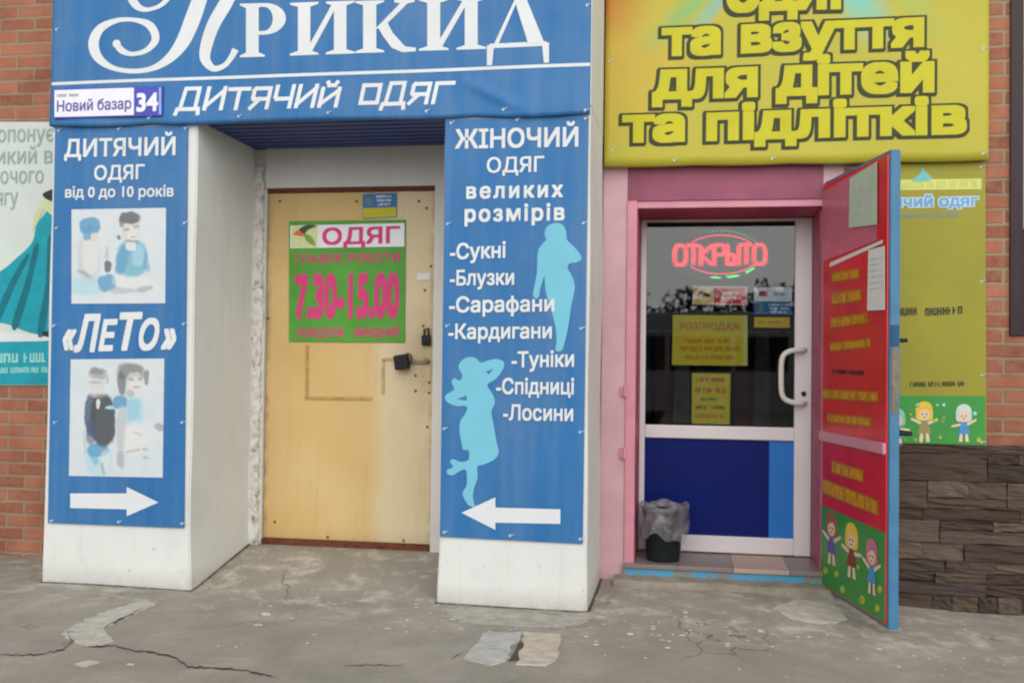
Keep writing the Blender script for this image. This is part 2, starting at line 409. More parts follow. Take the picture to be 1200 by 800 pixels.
# ------------------------------------------------------------------ builders
WL = {}       # object -> world location of its origin
def tag(o, label=None, cat=None, group=None, kind=None):
    if label: o['label'] = label
    if cat: o['category'] = cat
    if group: o['group'] = group
    if kind: o['kind'] = kind
    return o
def empty(name, loc, label=None, cat=None, group=None, kind=None):
    o = bpy.data.objects.new(name, None); col.objects.link(o); o.location = loc; WL[o.name] = Vector(loc)
    o.empty_display_size = 0.2
    return tag(o, label, cat, group, kind)
def place(o, c, parent):
    if parent is not None:
        o.parent = parent; o.location = c - WL[parent.name]
    else: o.location = c
    WL[o.name] = c
def mk(name, V, Fc, mats, parent=None, midx=None, smooth=False):
    """one mesh object from world-space vertices, its origin at the foot of the shape"""
    V = [Vector(v) for v in V]
    c = Vector((sum(v.x for v in V) / len(V), sum(v.y for v in V) / len(V), min(v.z for v in V)))
    me = bpy.data.meshes.new(name)
    me.from_pydata([v - c for v in V], [], Fc)
    for m in (mats if isinstance(mats, (list, tuple)) else [mats]): me.materials.append(m)
    if midx:
        for p, i in zip(me.polygons, midx): p.material_index = i
    if smooth:
        for p in me.polygons: p.use_smooth = True
    me.update()
    o = bpy.data.objects.new(name, me); col.objects.link(o)
    place(o, c, parent)
    return o
class MB:
    def __init__(s): s.V, s.F, s.I = [], [], []
    def add(s, V, F, i=0):
        n = len(s.V); s.V += [Vector(v) for v in V]; s.F += [[a + n for a in f] for f in F]; s.I += [i] * len(F); return s
    def box(s, x0, x1, y0, y1, z0, z1, i=0):
        return s.add([(x0, y0, z0), (x1, y0, z0), (x1, y1, z0), (x0, y1, z0), (x0, y0, z1), (x1, y0, z1), (x1, y1, z1), (x0, y1, z1)],
                     [(0, 3, 2, 1), (4, 5, 6, 7), (0, 1, 5, 4), (1, 2, 6, 5), (2, 3, 7, 6), (3, 0, 4, 7)], i)
    def bm(s, bm, i=0):
        bm.verts.ensure_lookup_table(); bm.verts.index_update()
        s.add([v.co.copy() for v in bm.verts], [[v.index for v in f.verts] for f in bm.faces], i); bm.free(); return s
    def bbox(s, x0, x1, y0, y1, z0, z1, bev=0.006, seg=2, i=0, xf=None):
        b = bmesh.new(); bmesh.ops.create_cube(b, size=1)
        for v in b.verts: v.co = Vector((x0 + (v.co.x + .5) * (x1 - x0), y0 + (v.co.y + .5) * (y1 - y0), z0 + (v.co.z + .5) * (z1 - z0)))
        bmesh.ops.bevel(b, geom=list(b.edges), offset=bev, segments=seg, affect='EDGES', profile=0.6)
        if xf: bmesh.ops.transform(b, matrix=xf, verts=b.verts)
        return s.bm(b, i)
    def tube(s, pts, r, n=10, i=0):
        pts = [Vector(p) for p in pts]; rs = r if isinstance(r, (list, tuple)) else [r] * len(pts)
        V, F = [], []; ref = None
        for k, p in enumerate(pts):
            d = (pts[min(k + 1, len(pts) - 1)] - pts[max(k - 1, 0)]).normalized()
            if ref is None: ref = d.orthogonal().normalized()
            ref = (ref - d * ref.dot(d)).normalized(); q = d.cross(ref)
            for a in range(n):
                an = 2 * math.pi * a / n; V.append(p + (ref * math.cos(an) + q * math.sin(an)) * rs[k])
        for k in range(len(pts) - 1):
            for a in range(n):
                b = (a + 1) % n; F.append((k * n + a, k * n + b, (k + 1) * n + b, (k + 1) * n + a))
        F.append(list(range(n))[::-1]); F.append([(len(pts) - 1) * n + a for a in range(n)])
        return s.add(V, F, i)
    def build(s, name, mats, parent=None, smooth=False): return mk(name, s.V, s.F, mats, parent, s.I, smooth)

class Pl:
    """a real plane of the place: origin o, right u, up v, outward normal n"""
    def __init__(s, o, u, v, n): s.o, s.u, s.v, s.n = Vector(o), Vector(u).normalized(), Vector(v).normalized(), Vector(n).normalized()
    def hit(s, x, y):
        d = fw * F_PX + RI * (x - CX) - UP * (y - CY)
        return CAM + d * ((s.o - CAM).dot(s.n) / d.dot(s.n))
    def off(s, p, h): return p + s.n * h
def facade(Y): return Pl((0, Y, 0), (1, 0, 0), (0, 0, 1), (0, -1, 0))
def gplane(z): return Pl((0, 0, z), (1, 0, 0), (0, 1, 0), (0, 0, 1))

def smooth_line(P, n=6, closed=False):
    P = [Vector(p) for p in P]; out = []; L = len(P)
    for i in range(L if closed else L - 1):
        g = lambda k: P[k % L] if closed else P[max(0, min(L - 1, k))]
        a, b, c, d = g(i - 1), g(i), g(i + 1), g(i + 2)
        for k in range(n):
            t = k / n
            out.append(0.5 * ((2 * b) + (c - a) * t + (2 * a - 5 * b + 4 * c - d) * t * t + (3 * b - a - 3 * c + d) * t ** 3))
    if not closed: out.append(P[-1])
    return out
def sheet(name, pl, pts, h, mat, parent=None, th=0.0015, smooth=0, mb=None, idx=0):
    """flat piece (printed shape, paper, board) of thickness th lying h off the plane; pts in picture px, clockwise or not"""
    if smooth: pts = [tuple(p) for p in smooth_line([Vector((x, y)) for x, y in pts], smooth, True)]
    P = [pl.hit(x, y) for x, y in pts]
    return sheet_w(name, pl, P, h, mat, parent, th, mb, idx)
def sheet_w(name, pl, P, h, mat, parent=None, th=0.0015, mb=None, idx=0):
    A = [pl.off(p, h) for p in P]; B = [pl.off(p, h - th) for p in P]; n = len(P)
    nrm = Vector((0, 0, 0))
    for i in range(n): nrm += (A[i] - A[0]).cross(A[(i + 1) % n] - A[0])
    f = list(range(n))
    if nrm.dot(pl.n) < 0: A.reverse(); B.reverse()
    F = [f] + [[i, i + n, (i + 1) % n + n, (i + 1) % n] for i in range(n)]
    if mb is not None: mb.add(A + B, F, idx); return None
    return mk(name, A + B, F, mat, parent)
def ribbon(pl, pts, wid, h, mb, n=7, idx=0):
    P = smooth_line([Vector((x, y, wd)) for (x, y), wd in zip(pts, wid)], n)
    V = []
    for k, p in enumerate(P):
        d = P[min(k + 1, len(P) - 1)] - P[max(k - 1, 0)]
        q = Vector((-d.y, d.x)).normalized() * p.z / 2
        V += [pl.off(pl.hit(p.x + q.x, p.y + q.y), h), pl.off(pl.hit(p.x - q.x, p.y - q.y), h)]
    mb.add(V, [(2 * k, 2 * k + 1, 2 * k + 3, 2 * k + 2) for k in range(len(P) - 1)], idx)
def disc(pl, c, r, h, mb, n=14, idx=0):
    P = [pl.hit(c[0] + r * math.cos(2 * math.pi * k / n), c[1] + r * math.sin(2 * math.pi * k / n)) for k in range(n)]
    sheet_w('', pl, P, h, None, None, 0.0008, mb, idx)

_cache = {}
def glyphs(body, bold, shear, space=1.0):
    """outline-font lettering; heavier weights are copies of the shape shifted all round, each a hair above the last"""
    k = (body, bold, shear, space)
    if k in _cache: return _cache[k]
    c = bpy.data.curves.new('t', 'FONT'); c.body = body; c.shear = shear; c.space_character = space; c.resolution_u = 4
    o = bpy.data.objects.new('t', c); col.objects.link(o)
    for q in (0, 1): c.materials.append(PAPER)
    for i, ch_ in enumerate(body):      # letters drawn with overlapping strokes get their strokes filled one by one
        c.body_format[i].material_index = 1 if ch_ in 'нНяЯфФЧчР' else 0
    bpy.context.view_layer.update()
    me = bpy.data.meshes.new_from_object(o.evaluated_get(bpy.context.evaluated_depsgraph_get()))
    V, F = [], []
    for p in me.polygons:
        if p.material_index == 0:
            F.append(list(range(len(V), len(V) + len(p.vertices)))); V += [me.vertices[i].co.copy() for i in p.vertices]
    bpy.data.meshes.remove(me)
    cc = o.to_curve(bpy.context.evaluated_depsgraph_get())
    loops = []
    for sp in cc.splines:
        if sp.material_index != 1: continue
        bp = sp.bezier_points; L = []
        for i in range(len(bp)):
            p, q = bp[i], bp[(i + 1) % len(bp)]
            p0, p1, p2, p3 = p.co, p.handle_right, q.handle_left, q.co
            straight = abs((p1 - p0).cross(p3 - p0).z) < 1e-5 and abs((p2 - p0).cross(p3 - p0).z) < 1e-5
            for k in range(1 if straight else 6):
                u = k / (1 if straight else 6)
                L.append(p0 * (1 - u) ** 3 + p1 * 3 * u * (1 - u) ** 2 + p2 * 3 * u * u * (1 - u) + p3 * u ** 3)
        L = [Vector((v.x, v.y, 0)) for i, v in enumerate(L) if (v - L[i - 1]).length > 1e-5]
        if len(L) > 2: loops.append(L)
    o.to_curve_clear(); bpy.data.objects.remove(o); bpy.data.curves.remove(c)
    area = lambda L: sum(L[i - 1].x * L[i].y - L[i].x * L[i - 1].y for i in range(len(L))) / 2
    def inside(p, L):
        r = False
        for i in range(len(L)):
            a, b = L[i - 1], L[i]
            if (a.y > p.y) != (b.y > p.y) and p.x < (b.x - a.x) * (p.y - a.y) / (b.y - a.y) + a.x: r = not r
        return r
    root = lambda L: max([M_ for M_ in loops if M_ is L or (inside(L[0], M_) and abs(area(M_)) > abs(area(L)))], key=lambda M_: abs(area(M_)))
    outer = sorted([L for L in loops if area(L) * area(root(L)) > 0], key=lambda L: abs(area(L))); holes = {id(L): [] for L in outer}
    for Hh in loops:
        if area(Hh) * area(root(Hh)) < 0:
            for L in outer:
                if inside(Hh[0], L) and abs(area(L)) > abs(area(Hh)): holes[id(L)].append(Hh); break
    for i, L in enumerate(outer):       # every stroke of a letter filled by itself
        grp = [L] + holes[id(L)]; flat = [v for l in grp for v in l]; n = len(V)
        V += [v + Vector((0, 0, .5 * (i % 2) + .01 * i)) for v in flat]
        if len(grp) == 1: F.append(list(range(n, n + len(L))) if area(L) > 0 else list(range(n, n + len(L)))[::-1]); continue
        for t3 in tessellate_polygon(grp):
            A, B, C_ = (flat[j] for j in t3)
            F.append([j + n for j in (t3 if (B - A).cross(C_ - A).z > 0 else t3[::-1])])
    if bold > 0:
        V0, F0 = V, F; V, F = [], []; m = 16
        for q in range(m):
            a = 2 * math.pi * q / m; n = len(V); g = max(abs(math.cos(a)), abs(math.sin(a)))
            V += [v + Vector((bold * math.cos(a) / g, bold * math.sin(a) / g, q + 1)) for v in V0]; F += [[i + n for i in f] for f in F0]
        n = len(V); V += [v + Vector((0, 0, m + 1)) for v in V0]; F += [[i + n for i in f] for f in F0]
    _cache[k] = (V, F)
    return V, F
def cap(ref, bold):
    V, _ = glyphs(ref, bold, 0.0)
    return max(v.y for v in V)
def text(name, body, pl, a, b, hpx, h, mat, parent, bold=0.0, shear=0.0, ref='Н', mb=None, idx=0, space=1.0, grow=0.0, drop=(0, 0)):
    """lettering on a plane, its ink running from a to b along the baseline, hpx tall; grow widens the strokes for an outline"""
    V, F = glyphs(body, bold + grow, shear, space)
    V0, _ = glyphs(body, bold, shear, space)
    x0, x1 = min(v.x for v in V0), max(v.x for v in V0)
    ch = cap(ref, bold)
    A = pl.hit(a[0] + drop[0], a[1] + drop[1]); B = pl.hit(b[0] + drop[0], b[1] + drop[1])
    mx, my = (a[0] + b[0]) / 2, (a[1] + b[1]) / 2
    H = (pl.hit(mx, my - hpx) - pl.hit(mx, my)).length
    W = []
    for v in V:
        p = A + (B - A) * ((v.x - x0) / (x1 - x0)) + pl.v * (H * v.y / ch)
        W.append(pl.off(p, h + 0.00007 * v.z))
    if mb is not None: mb.add(W, F, idx); return None
    return mk(name, W, F, mat, parent)
def pseudo(pl, a, b, hpx, h, mb, rnd, idx=0, gap=0.35, wl=None):
    """lettering too blurred to read: a row of letter-like strokes"""
    L = math.hypot(b[0] - a[0], b[1] - a[1]); x = 0.0; cnt = 0; nl = rnd.randint(4, 8)
    ux, uy = (b[0] - a[0]) / L, (b[1] - a[1]) / L
    wl = wl or hpx * 0.75
    q = lambda s, t: (a[0] + ux * s, a[1] + uy * s - t)
    while x < L - wl * 0.6:
        if cnt >= nl: cnt = 0; nl = rnd.randint(3, 8); x += wl * 0.6; continue
        wv = wl * rnd.uniform(0.75, 1.1); s0, s1 = x, min(L, x + wv * (1 - gap * 0.5)); st = wv * 0.28
        sheet('', pl, [q(s0, 0), q(s0 + st, 0), q(s0 + st, hpx), q(s0, hpx)], h, None, mb=mb, idx=idx, th=0.0006)
        k = rnd.random()
        if k < 0.75: sheet('', pl, [q(s1 - st, 0), q(s1, 0), q(s1, hpx), q(s1 - st, hpx)], h, None, mb=mb, idx=idx, th=0.0006)
        lv = rnd.choice([0, hpx * 0.4, hpx * 0.78])
        sheet('', pl, [q(s0 + st, lv), q(s1 - st, lv), q(s1 - st, lv + hpx * 0.22), q(s0 + st, lv + hpx * 0.22)], h + 0.0001, None, mb=mb, idx=idx, th=0.0006)
        x += wv; cnt += 1
RND = random.Random(3)

def sstep(a, b, x):
    t = max(0.0, min(1.0, (x - a) / (b - a))); return t * t * (3 - 2 * t)

# ------------------------------------------------------------------ ground
def gz(x, y):
    z = -0.085 * sstep(0.3, 1.7, x) - 0.03 * sstep(-3.6, -4.6, x)
    z += 0.128 * max(0.0, min(1.0, (y - 0.03) / 0.77)) * (sstep(-2.86, -2.80, x) * (1 - sstep(-1.33, -1.25, x)))
    z += 0.006 * math.sin(3.1 * x + 1.3 * y) * math.sin(2.3 * y - 0.7 * x) * (1 - sstep(0.4, 0.8, y))
    return z
xs = [-400, -150, -60, -25, -12, -8] + [-6 + 0.1 * i for i in range(101)] + [5, 8, 14, 30, 80, 200, 400]
ys = [-400, -150, -60, -30, -18, -12, -8, -5.5] + [-4 + 0.1 * i for i in range(71)] + [4, 8, 30, 200, 400]
V = [(x, y, gz(x, y)) for y in ys for x in xs]
nx = len(xs)
Fg = [(j * nx + i, j * nx + i + 1, (j + 1) * nx + i + 1, (j + 1) * nx + i) for j in range(len(ys) - 1) for i in range(nx - 1)]
tag(mk('pavement', V, Fg, GROUND, smooth=True), kind='structure')

def ground_piece(name, pts, mat, top=0.004, depth=0.02, rough=1.3, n=7):
    """a flat irregular piece lying on the pavement, with a ragged outline"""
    g = gplane(0.0); P = [g.hit(x, y) for x, y in pts]
    Q = []
    for i, p in enumerate(P):
        q = P[(i + 1) % len(P)]
        for k in range(n):
            r = p.lerp(q, k / n); d = (q - p); L = d.length
            r = r + Vector((-d.y, d.x, 0)).normalized() * RND.uniform(-1, 1) * rough * L / n * 0.35
            Q.append(r)
    A = [Vector((p.x, p.y, gz(p.x, p.y) + top)) for p in Q]; B = [a - Vector((0, 0, depth)) for a in A]
    m = len(A); ar = sum(A[i].x * A[(i + 1) % m].y - A[(i + 1) % m].x * A[i].y for i in range(m))
    if ar < 0: A.reverse(); B.reverse()
    return mk(name, A + B, [list(range(m))] + [[i, i + m, (i + 1) % m + m, (i + 1) % m] for i in range(m)], mat)
tag(ground_piece('pavement_patch', [(72, 741), (100, 726), (140, 712), (172, 703), (182, 708), (150, 722), (122, 735), (132, 751), (108, 757), (88, 752)], CEMENT, 0.004), kind='structure')
tag(ground_piece('pavement_patch', [(86, 777), (104, 773), (118, 776), (100, 781)], CEMENT, 0.003), kind='structure')
tag(ground_piece('pavement_patch', [(905, 712), (935, 701), (972, 700), (985, 708), (992, 721), (960, 727), (925, 722)], CEMENT, 0.004), kind='structure')
tag(ground_piece('pavement_patch', [(520, 715), (560, 712), (600, 716), (650, 722), (690, 716), (705, 722), (660, 735), (600, 733), (545, 730)], mat_patch('cement_smear', lin(186, 180, 168)), 0.003), kind='structure')
def crack(pts, wpx):
    g = gplane(0.0); L = []
    for (x0, y0), (x1, y1) in zip(pts, pts[1:]):
        n = max(2, int(math.hypot(x1 - x0, y1 - y0) / 5))
        for k in range(n): L.append((x0 + (x1 - x0) * k / n + RND.uniform(-1.4, 1.4), y0 + (y1 - y0) * k / n + RND.uniform(-1.3, 1.3)))
    V = []
    for i, (x, y) in enumerate(L):
        wv = wpx * RND.uniform(0.2, 0.8) * min(1, i / 4 + .2, (len(L) - 1 - i) / 4 + .2)
        for s in (-1, 1):
            p = g.hit(x, y + s * wv / 2); V.append((p.x, p.y, gz(p.x, p.y) + 0.0045))
    return tag(mk('crack_or_contact_line', V, [(2 * i, 2 * i + 1, 2 * i + 3, 2 * i + 2) for i in range(len(L) - 1)], CRACKM), kind='structure')
crack([(0, 766), (40, 766), (74, 761), (84, 752), (80, 742), (98, 733)], 2.2)
crack([(100, 758), (135, 756), (160, 764), (196, 768), (220, 783), (285, 787), (330, 796)], 2.6)
crack([(122, 735), (150, 722), (172, 710)], 2.4)
crack([(400, 780), (440, 778), (478, 780)], 1.4)
crack([(530, 770), (548, 763)], 3.5)
def gap(x0, y0, x1, y1, wd):
    n = 40; V = []
    dx, dy = x1 - x0, y1 - y0; L = math.hypot(dx, dy); nx_, ny_ = dy / L, -dx / L
    for k in range(n + 1):
        x, y = x0 + dx * k / n, y0 + dy * k / n; q = wd * RND.uniform(.3, 1.0)
        V += [(x - nx_ * .02, y - ny_ * .02, gz(x, y) + .005), (x + nx_ * q, y + ny_ * q, gz(x + nx_ * q, y + ny_ * q) + .005)]
    tag(mk('crack_or_contact_line', V, [(2 * k, 2 * k + 1, 2 * k + 3, 2 * k + 2) for k in range(n)], CRACKM), kind='structure')
gap(-3.74, -.001, -2.78, -.001, .016); gap(-1.35, -.001, -.505, -.001, .016); gap(-2.787, 0, -2.787, .8, .014); gap(-.508, 0, -.508, .84, .014)  # dark contact lines drawn along the feet of both pillars

# ------------------------------------------------------------------ building
bld = empty('shop_building', (-1.0, 0.9, 0.0), 'brick shop building with a white plaster portal and a pink doorway', 'building')
XL0, XL1, XR0, XR1 = -3.72, -2.80, -1.33, -0.522
YB = 0.80          # back wall of the portal recess
YP = 0.85          # face of the brick and pink wall
TOP = 4.6
YG = 1.30          # glazed door plane
OX0, OX1 = -0.31, 0.80    # pink opening
WX0, WX1, WZ0, WZ1 = 1.845, 3.2, 1.52, 3.9
b = MB()
b.box(-14, XL0 + 0.4, 0.82, 1.2, -0.4, TOP)
b.box(0.92, WX0, YP, 1.2, 0.88, TOP); b.box(WX0, WX1, YP, 1.2, 0.88, WZ0); b.box(WX0, WX1, YP, 1.2, WZ1, TOP); b.box(WX1, 12, YP, 1.2, 0.88, TOP)
b.box(0.92, 12, YP + .03, 1.2, -0.4, 0.88)
b.build('brick_wall', BRICK, bld)
# dark room behind the glazed door, closed on every side
b = MB(); b.box(-2.0, 3.4, 4.6, 4.7, -0.1, 3.2).box(-2.1, -2.0, 1.45, 4.7, -0.1, 3.2).box(3.4, 3.5, 1.45, 4.7, -0.1, 3.2).box(-2.1, 3.5, 1.45, 4.7, 3.2, 3.3).box(-2.0, 3.4, 1.45, 4.6, 0.05, 0.10)
b.build('room_interior', DARKROOM, bld)
b = MB(); b.box(-14, 12, 1.25, 5.0, TOP, TOP + 0.2); b.box(-14, 12, 5.0, 5.2, -0.4, TOP)
b.build('roof', DARKROOM, bld)
# portal
def pillar(x0, x1, y1):
    bb = bmesh.new()
    bmesh.ops.create_cube(bb, size=1)
    for v in bb.verts: v.co = Vector((x0 if v.co.x < 0 else x1, 0 if v.co.y < 0 else y1, -0.3 if v.co.z < 0 else 2.72))
    ed = [e for e in bb.edges if abs(e.verts[0].co.z - e.verts[1].co.z) > 1]
    bmesh.ops.bevel(bb, geom=ed, offset=0.008, segments=3, affect='EDGES')
    bmesh.ops.subdivide_edges(bb, edges=[e for e in bb.edges if abs(e.verts[0].co.z - e.verts[1].co.z) > 1], cuts=14)
    for v in bb.verts:      # hand-plastered, and thickening a little at the foot
        k = 1 - sstep(-0.1, 0.45, v.co.z)
        v.co.x += (0.012 * k if v.co.x > (x0 + x1) / 2 else -0.012 * k) + 0.003 * math.sin(v.co.z * 5 + x0)
    return MB().bm(bb)
p1 = pillar(XL0, XL1, 0.81); p1.build('pillar', PLASTER, bld)
p2 = pillar(XR0, XR1, 0.84); p2.build('pillar', PLASTER, bld)
MB().box(XL0, XR1, 0.0, 0.84, 2.722, TOP).build('lintel', PLASTER, bld)
b = MB()
for k in range(8):       # ribbed metal soffit, ribs running along the facade
    y0 = 0.02 + k * 0.0965
    b.box(XL1 + 0.012, XR0 - 0.012, y0, y0 + 0.075, 2.695, 2.719); b.box(XL1 + 0.012, XR0 - 0.012, y0 + 0.075, y0 + 0.0965, 2.706, 2.719)
b.build('soffit', SOFFIT, bld)
DX0, DX1, DZ0, DZ1 = -2.722, -1.585, 0.12, 2.43
b = MB()
b.box(DX1, XR0 + 0.01, YB, 1.0, -0.1, 2.70); b.box(DX0, DX1, YB, 1.0, DZ1 + 0.015, 2.70); b.box(XL1 - 0.01, DX0, YB + 0.02, 1.0, -0.1, 2.70)
b.build('recess_wall', RECESSPL, bld)
# ragged foam and plaster strip left of the yellow door
n = 60; V = []; Fc = []
for k in range(n + 1):
    z = 0.10 + (2.58 - 0.10) * k / n
    V += [(XL1 - 0.004, YB - 0.004, z), (DX0 - 0.014 + RND.uniform(-0.012, 0.014), YB - 0.012 + RND.uniform(-0.006, 0.006), z), (DX0 - 0.012 + RND.uniform(-0.008, 0.008), YB + 0.03, z)]
for k in range(n):
    a = 3 * k; Fc += [(a, a + 1, a + 4, a + 3), (a + 1, a + 2, a + 5, a + 4)]
mk('plaster_strip', V, Fc, CHIPPED, bld)
# pink doorway
b = MB()
b.box(XR1 + 0.001, -0.372, YP, 1.40, -0.1, 2.6)            # left pier
b.box(OX1, 0.92, YP + 0.005, 1.40, -0.1, 2.6)             # right pier
b.box(XR1 + 0.001, 0.92, YP + 0.1, 1.40, 2.6, TOP)
b.build('door_surround', PINKP, bld)
MB().box(-0.3715, OX1 - 0.0005, YP + 0.002, 1.40, 2.335, 2.5995).build('door_head', plain('dark_pink_paint', lin(142, 76, 98), 0.55, 0.14, 5, 0.35, bmp=0.12, bscale=35), bld)  # head coloured a darker pink than the piers
b = MB()
b.bbox(-0.371, OX0, YP - 0.012, YP + 0.06, 0.0, 2.333, 0.005)
b.bbox(-0.371, OX1 - 0.001, YP + 0.012, YP + 0.05, 2.29, 2.334, 0.004)
b.build('steel_frame', WOODPINK, bld)
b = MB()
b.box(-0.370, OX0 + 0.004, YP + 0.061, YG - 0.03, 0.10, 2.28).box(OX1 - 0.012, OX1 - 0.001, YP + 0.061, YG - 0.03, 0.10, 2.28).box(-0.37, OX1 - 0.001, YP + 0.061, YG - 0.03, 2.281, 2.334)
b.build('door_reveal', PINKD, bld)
for z in (0.78, 1.16):
    b = MB(); b.tube([(-0.372, YP - 0.022, z - 0.035), (-0.372, YP - 0.022, z + 0.035)], 0.011, 10); b.bbox(-0.40, -0.375, YP - 0.018, YP - 0.002, z - 0.03, z + 0.03, 0.003)
    b.build('hinge', WOODPINK, bld)
# step
b = MB(); b.bbox(-0.37, OX1 + 0.10, 0.80, YG + 0.1, 0.085, 0.112, 0.004); b.build('step_tread', TILE, bld)
b = MB(); b.box(-0.368, OX1 + 0.098, 0.815, YG, 0.035, 0.0845); b.build('step_riser', RISER, bld)
V = []; n = 40
for k in range(n + 1):
    x = -0.42 + 1.36 * k / n
    V += [(x, 0.82, 0.042 + RND.uniform(-.004, .004)), (x, 0.70 + .012 * math.sin(7 * x) + RND.uniform(-.004, .004), 0.034 + .004 * math.sin(11 * x)), (x, 0.64 + .02 * math.sin(5 * x + 1) + RND.uniform(-.004, .004), gz(x, .64) - 0.01)]
mk('step_ledge', V, [f for k in range(n) for f in ((3 * k, 3 * k + 1, 3 * k + 4, 3 * k + 3), (3 * k + 1, 3 * k + 2, 3 * k + 5, 3 * k + 4))], CONCRETE_EDGE, bld)
# stone plinth
b = MB(); z = -0.15; top = 0.885; rr = random.Random(11)
rows = []
while z < top - 0.02:
    hgt = min(rr.choice([0.07, 0.10, 0.13, 0.16]), top - z)
    if top - (z + hgt) < 0.05: hgt = top - z
    x = 0.90 + rr.uniform(-0.3, 0)
    while x < 5.5:
        L = rr.uniform(0.22, 0.62)
        def stone(x0, x1, z0, z1):
            dpt = rr.uniform(0.0, 0.02); bb = bmesh.new(); bmesh.ops.create_cube(bb, size=1)
            a0, a1 = max(0.925, x0 + 0.002), x1 - 0.002
            if a1 - a0 < 0.03: bb.free(); return
            for v in bb.verts: v.co = Vector((a0 if v.co.x < 0 else a1, 0.83 - dpt if v.co.y < 0 else 0.875, z0 + 0.0025 if v.co.z < 0 else z1 - 0.0025))
            bmesh.ops.subdivide_edges(bb, edges=bb.edges[:], cuts=3, use_grid_fill=True)
            for v in bb.verts:
                if v.co.y < 0.85: v.co.y += rr.uniform(-0.009, 0.009)
                v.co.z += rr.uniform(-0.004, 0.004); 
            b.bm(bb)
        if hgt > 0.12 and rr.random() < 0.5:
            hm = z + hgt * rr.uniform(0.35, 0.65); xm = x + L * rr.uniform(.4, .6)
            stone(x, x + L, z, hm); stone(x, xm, hm, z + hgt); stone(xm, x + L, hm, z + hgt)
        else: stone(x, x + L, z, z + hgt)
        x += L
    z += hgt
b.build('stone_cladding', STONE, bld)
# window at the right edge
b = MB()
fr = 0.07
b.bbox(WX0, WX0 + fr, YP - 0.02, YP + 0.1, WZ0, WZ1, 0.004).bbox(WX1 - fr, WX1, YP - 0.02, YP + 0.1, WZ0, WZ1, 0.004).bbox(WX0 + fr, WX1 - fr, YP - 0.015, YP + 0.1, WZ0, WZ0 + 0.62, 0.004).bbox(WX0 + fr, WX1 - fr, YP - 0.015, YP + 0.1, WZ1 - fr, WZ1, 0.004)
wnd = b.build('window', FRAMEBR, bld)
MB().box(WX0 + fr, WX1 - fr, YP + 0.04, YP + 0.05, WZ0 + 0.62, WZ1 - fr).build('pane', GLASS, wnd)
MB().box(WX0 + fr, WX1 - fr, YP + 0.12, YP + 0.13, WZ0 + 0.62, WZ1 - fr).build('blind', PAPER, wnd)

# yellow door in the recess
YD = YB + 0.045
b = MB(); b.bbox(DX0 + 0.004, DX1 - 0.004, YD, YD + 0.05, DZ0 + 0.046, DZ1 - 0.012, 0.006)
door = tag(b.build('door', DOORY, bld), 'closed yellow painted wooden door with worn edges')
PD = facade(YD)
b = MB()
b.bbox(DX0, DX1, YD - 0.018, YD - 0.001, DZ1 - 0.013, DZ1 + 0.014, 0.003); b.build('rusty_strip', RUST, door); b = MB(); b.bbox(DX0 + 0.0, DX1, YD - 0.03, YD + 0.03, DZ0 - 0.03, DZ0 + 0.045, 0.008)
b.build('rusty_strip', RUST, door)
b = MB()
def strip(x0, y0, x1, y1, wd=3.0):
    A, B = PD.hit(x0, y0), PD.hit(x1, y1); d = (B - A).normalized(); q = Vector((-d.z, 0, d.x)) * 0.009
    sheet_w('', PD, [A + q, B + q, B - q, A - q], 0.008, None, None, 0.0085, b)
strip(360, 404, 360, 466); strip(357, 466, 436, 467)
b.build('trim_strip', plain('door_trim_paint', lin(176, 140, 88), 0.6, 0.2, 20), door)
b = MB(); strip(449, 421, 449, 461, 1.5); strip(449, 421, 470, 420, 1.5)
b.build('trim_strip', plain('door_trim_pale', lin(182, 158, 118), 0.6, 0.15, 20), door)
h0, h1 = PD.hit(478, 424), PD.hit(504, 422)
b = MB(); b.bbox(h0.x, h1.x, YD - 0.012, YD - 0.001, h0.z - 0.013, h0.z + 0.013, 0.003)
b.tube([(h1.x - 0.02, YD - 0.012, h1.z), (h1.x - 0.02, YD - 0.035, h1.z)], 0.012, 10)
b.build('hasp', STEEL, door)
q = PD.hit(500, 400)
b = MB(); b.bbox(q.x - 0.028, q.x + 0.03, YD - 0.035, YD - 0.001, q.z - 0.025, q.z + 0.04, 0.008); b.tube([(q.x - 0.012, YD - 0.02, q.z + 0.035), (q.x - 0.012, YD - 0.02, q.z + 0.075), (q.x + 0.014, YD - 0.02, q.z + 0.085), (q.x + 0.018, YD - 0.02, q.z + 0.035)], 0.007, 8)
b.tube([(q.x, YD - 0.036, q.z - 0.012), (q.x + 0.02, YD - 0.036, q.z - 0.016)], 0.004, 6)
b.build('lock', BLACKM, door)
for (x, y) in ((487, 440), (487, 458), (503, 448), (503, 460), (496, 382), (314, 373), (328, 236), (418, 236), (491, 236), (500, 244), (322, 641 - 30), (384, 629), (473, 633), (501, 500), (498, 340), (505, 312)):
    q = PD.hit(x, y); b = MB(); b.tube([(q.x, YD - 0.0005, q.z), (q.x, YD - 0.006, q.z)], [0.009, 0.006], 8); b.build('nail_head', RUST, door)

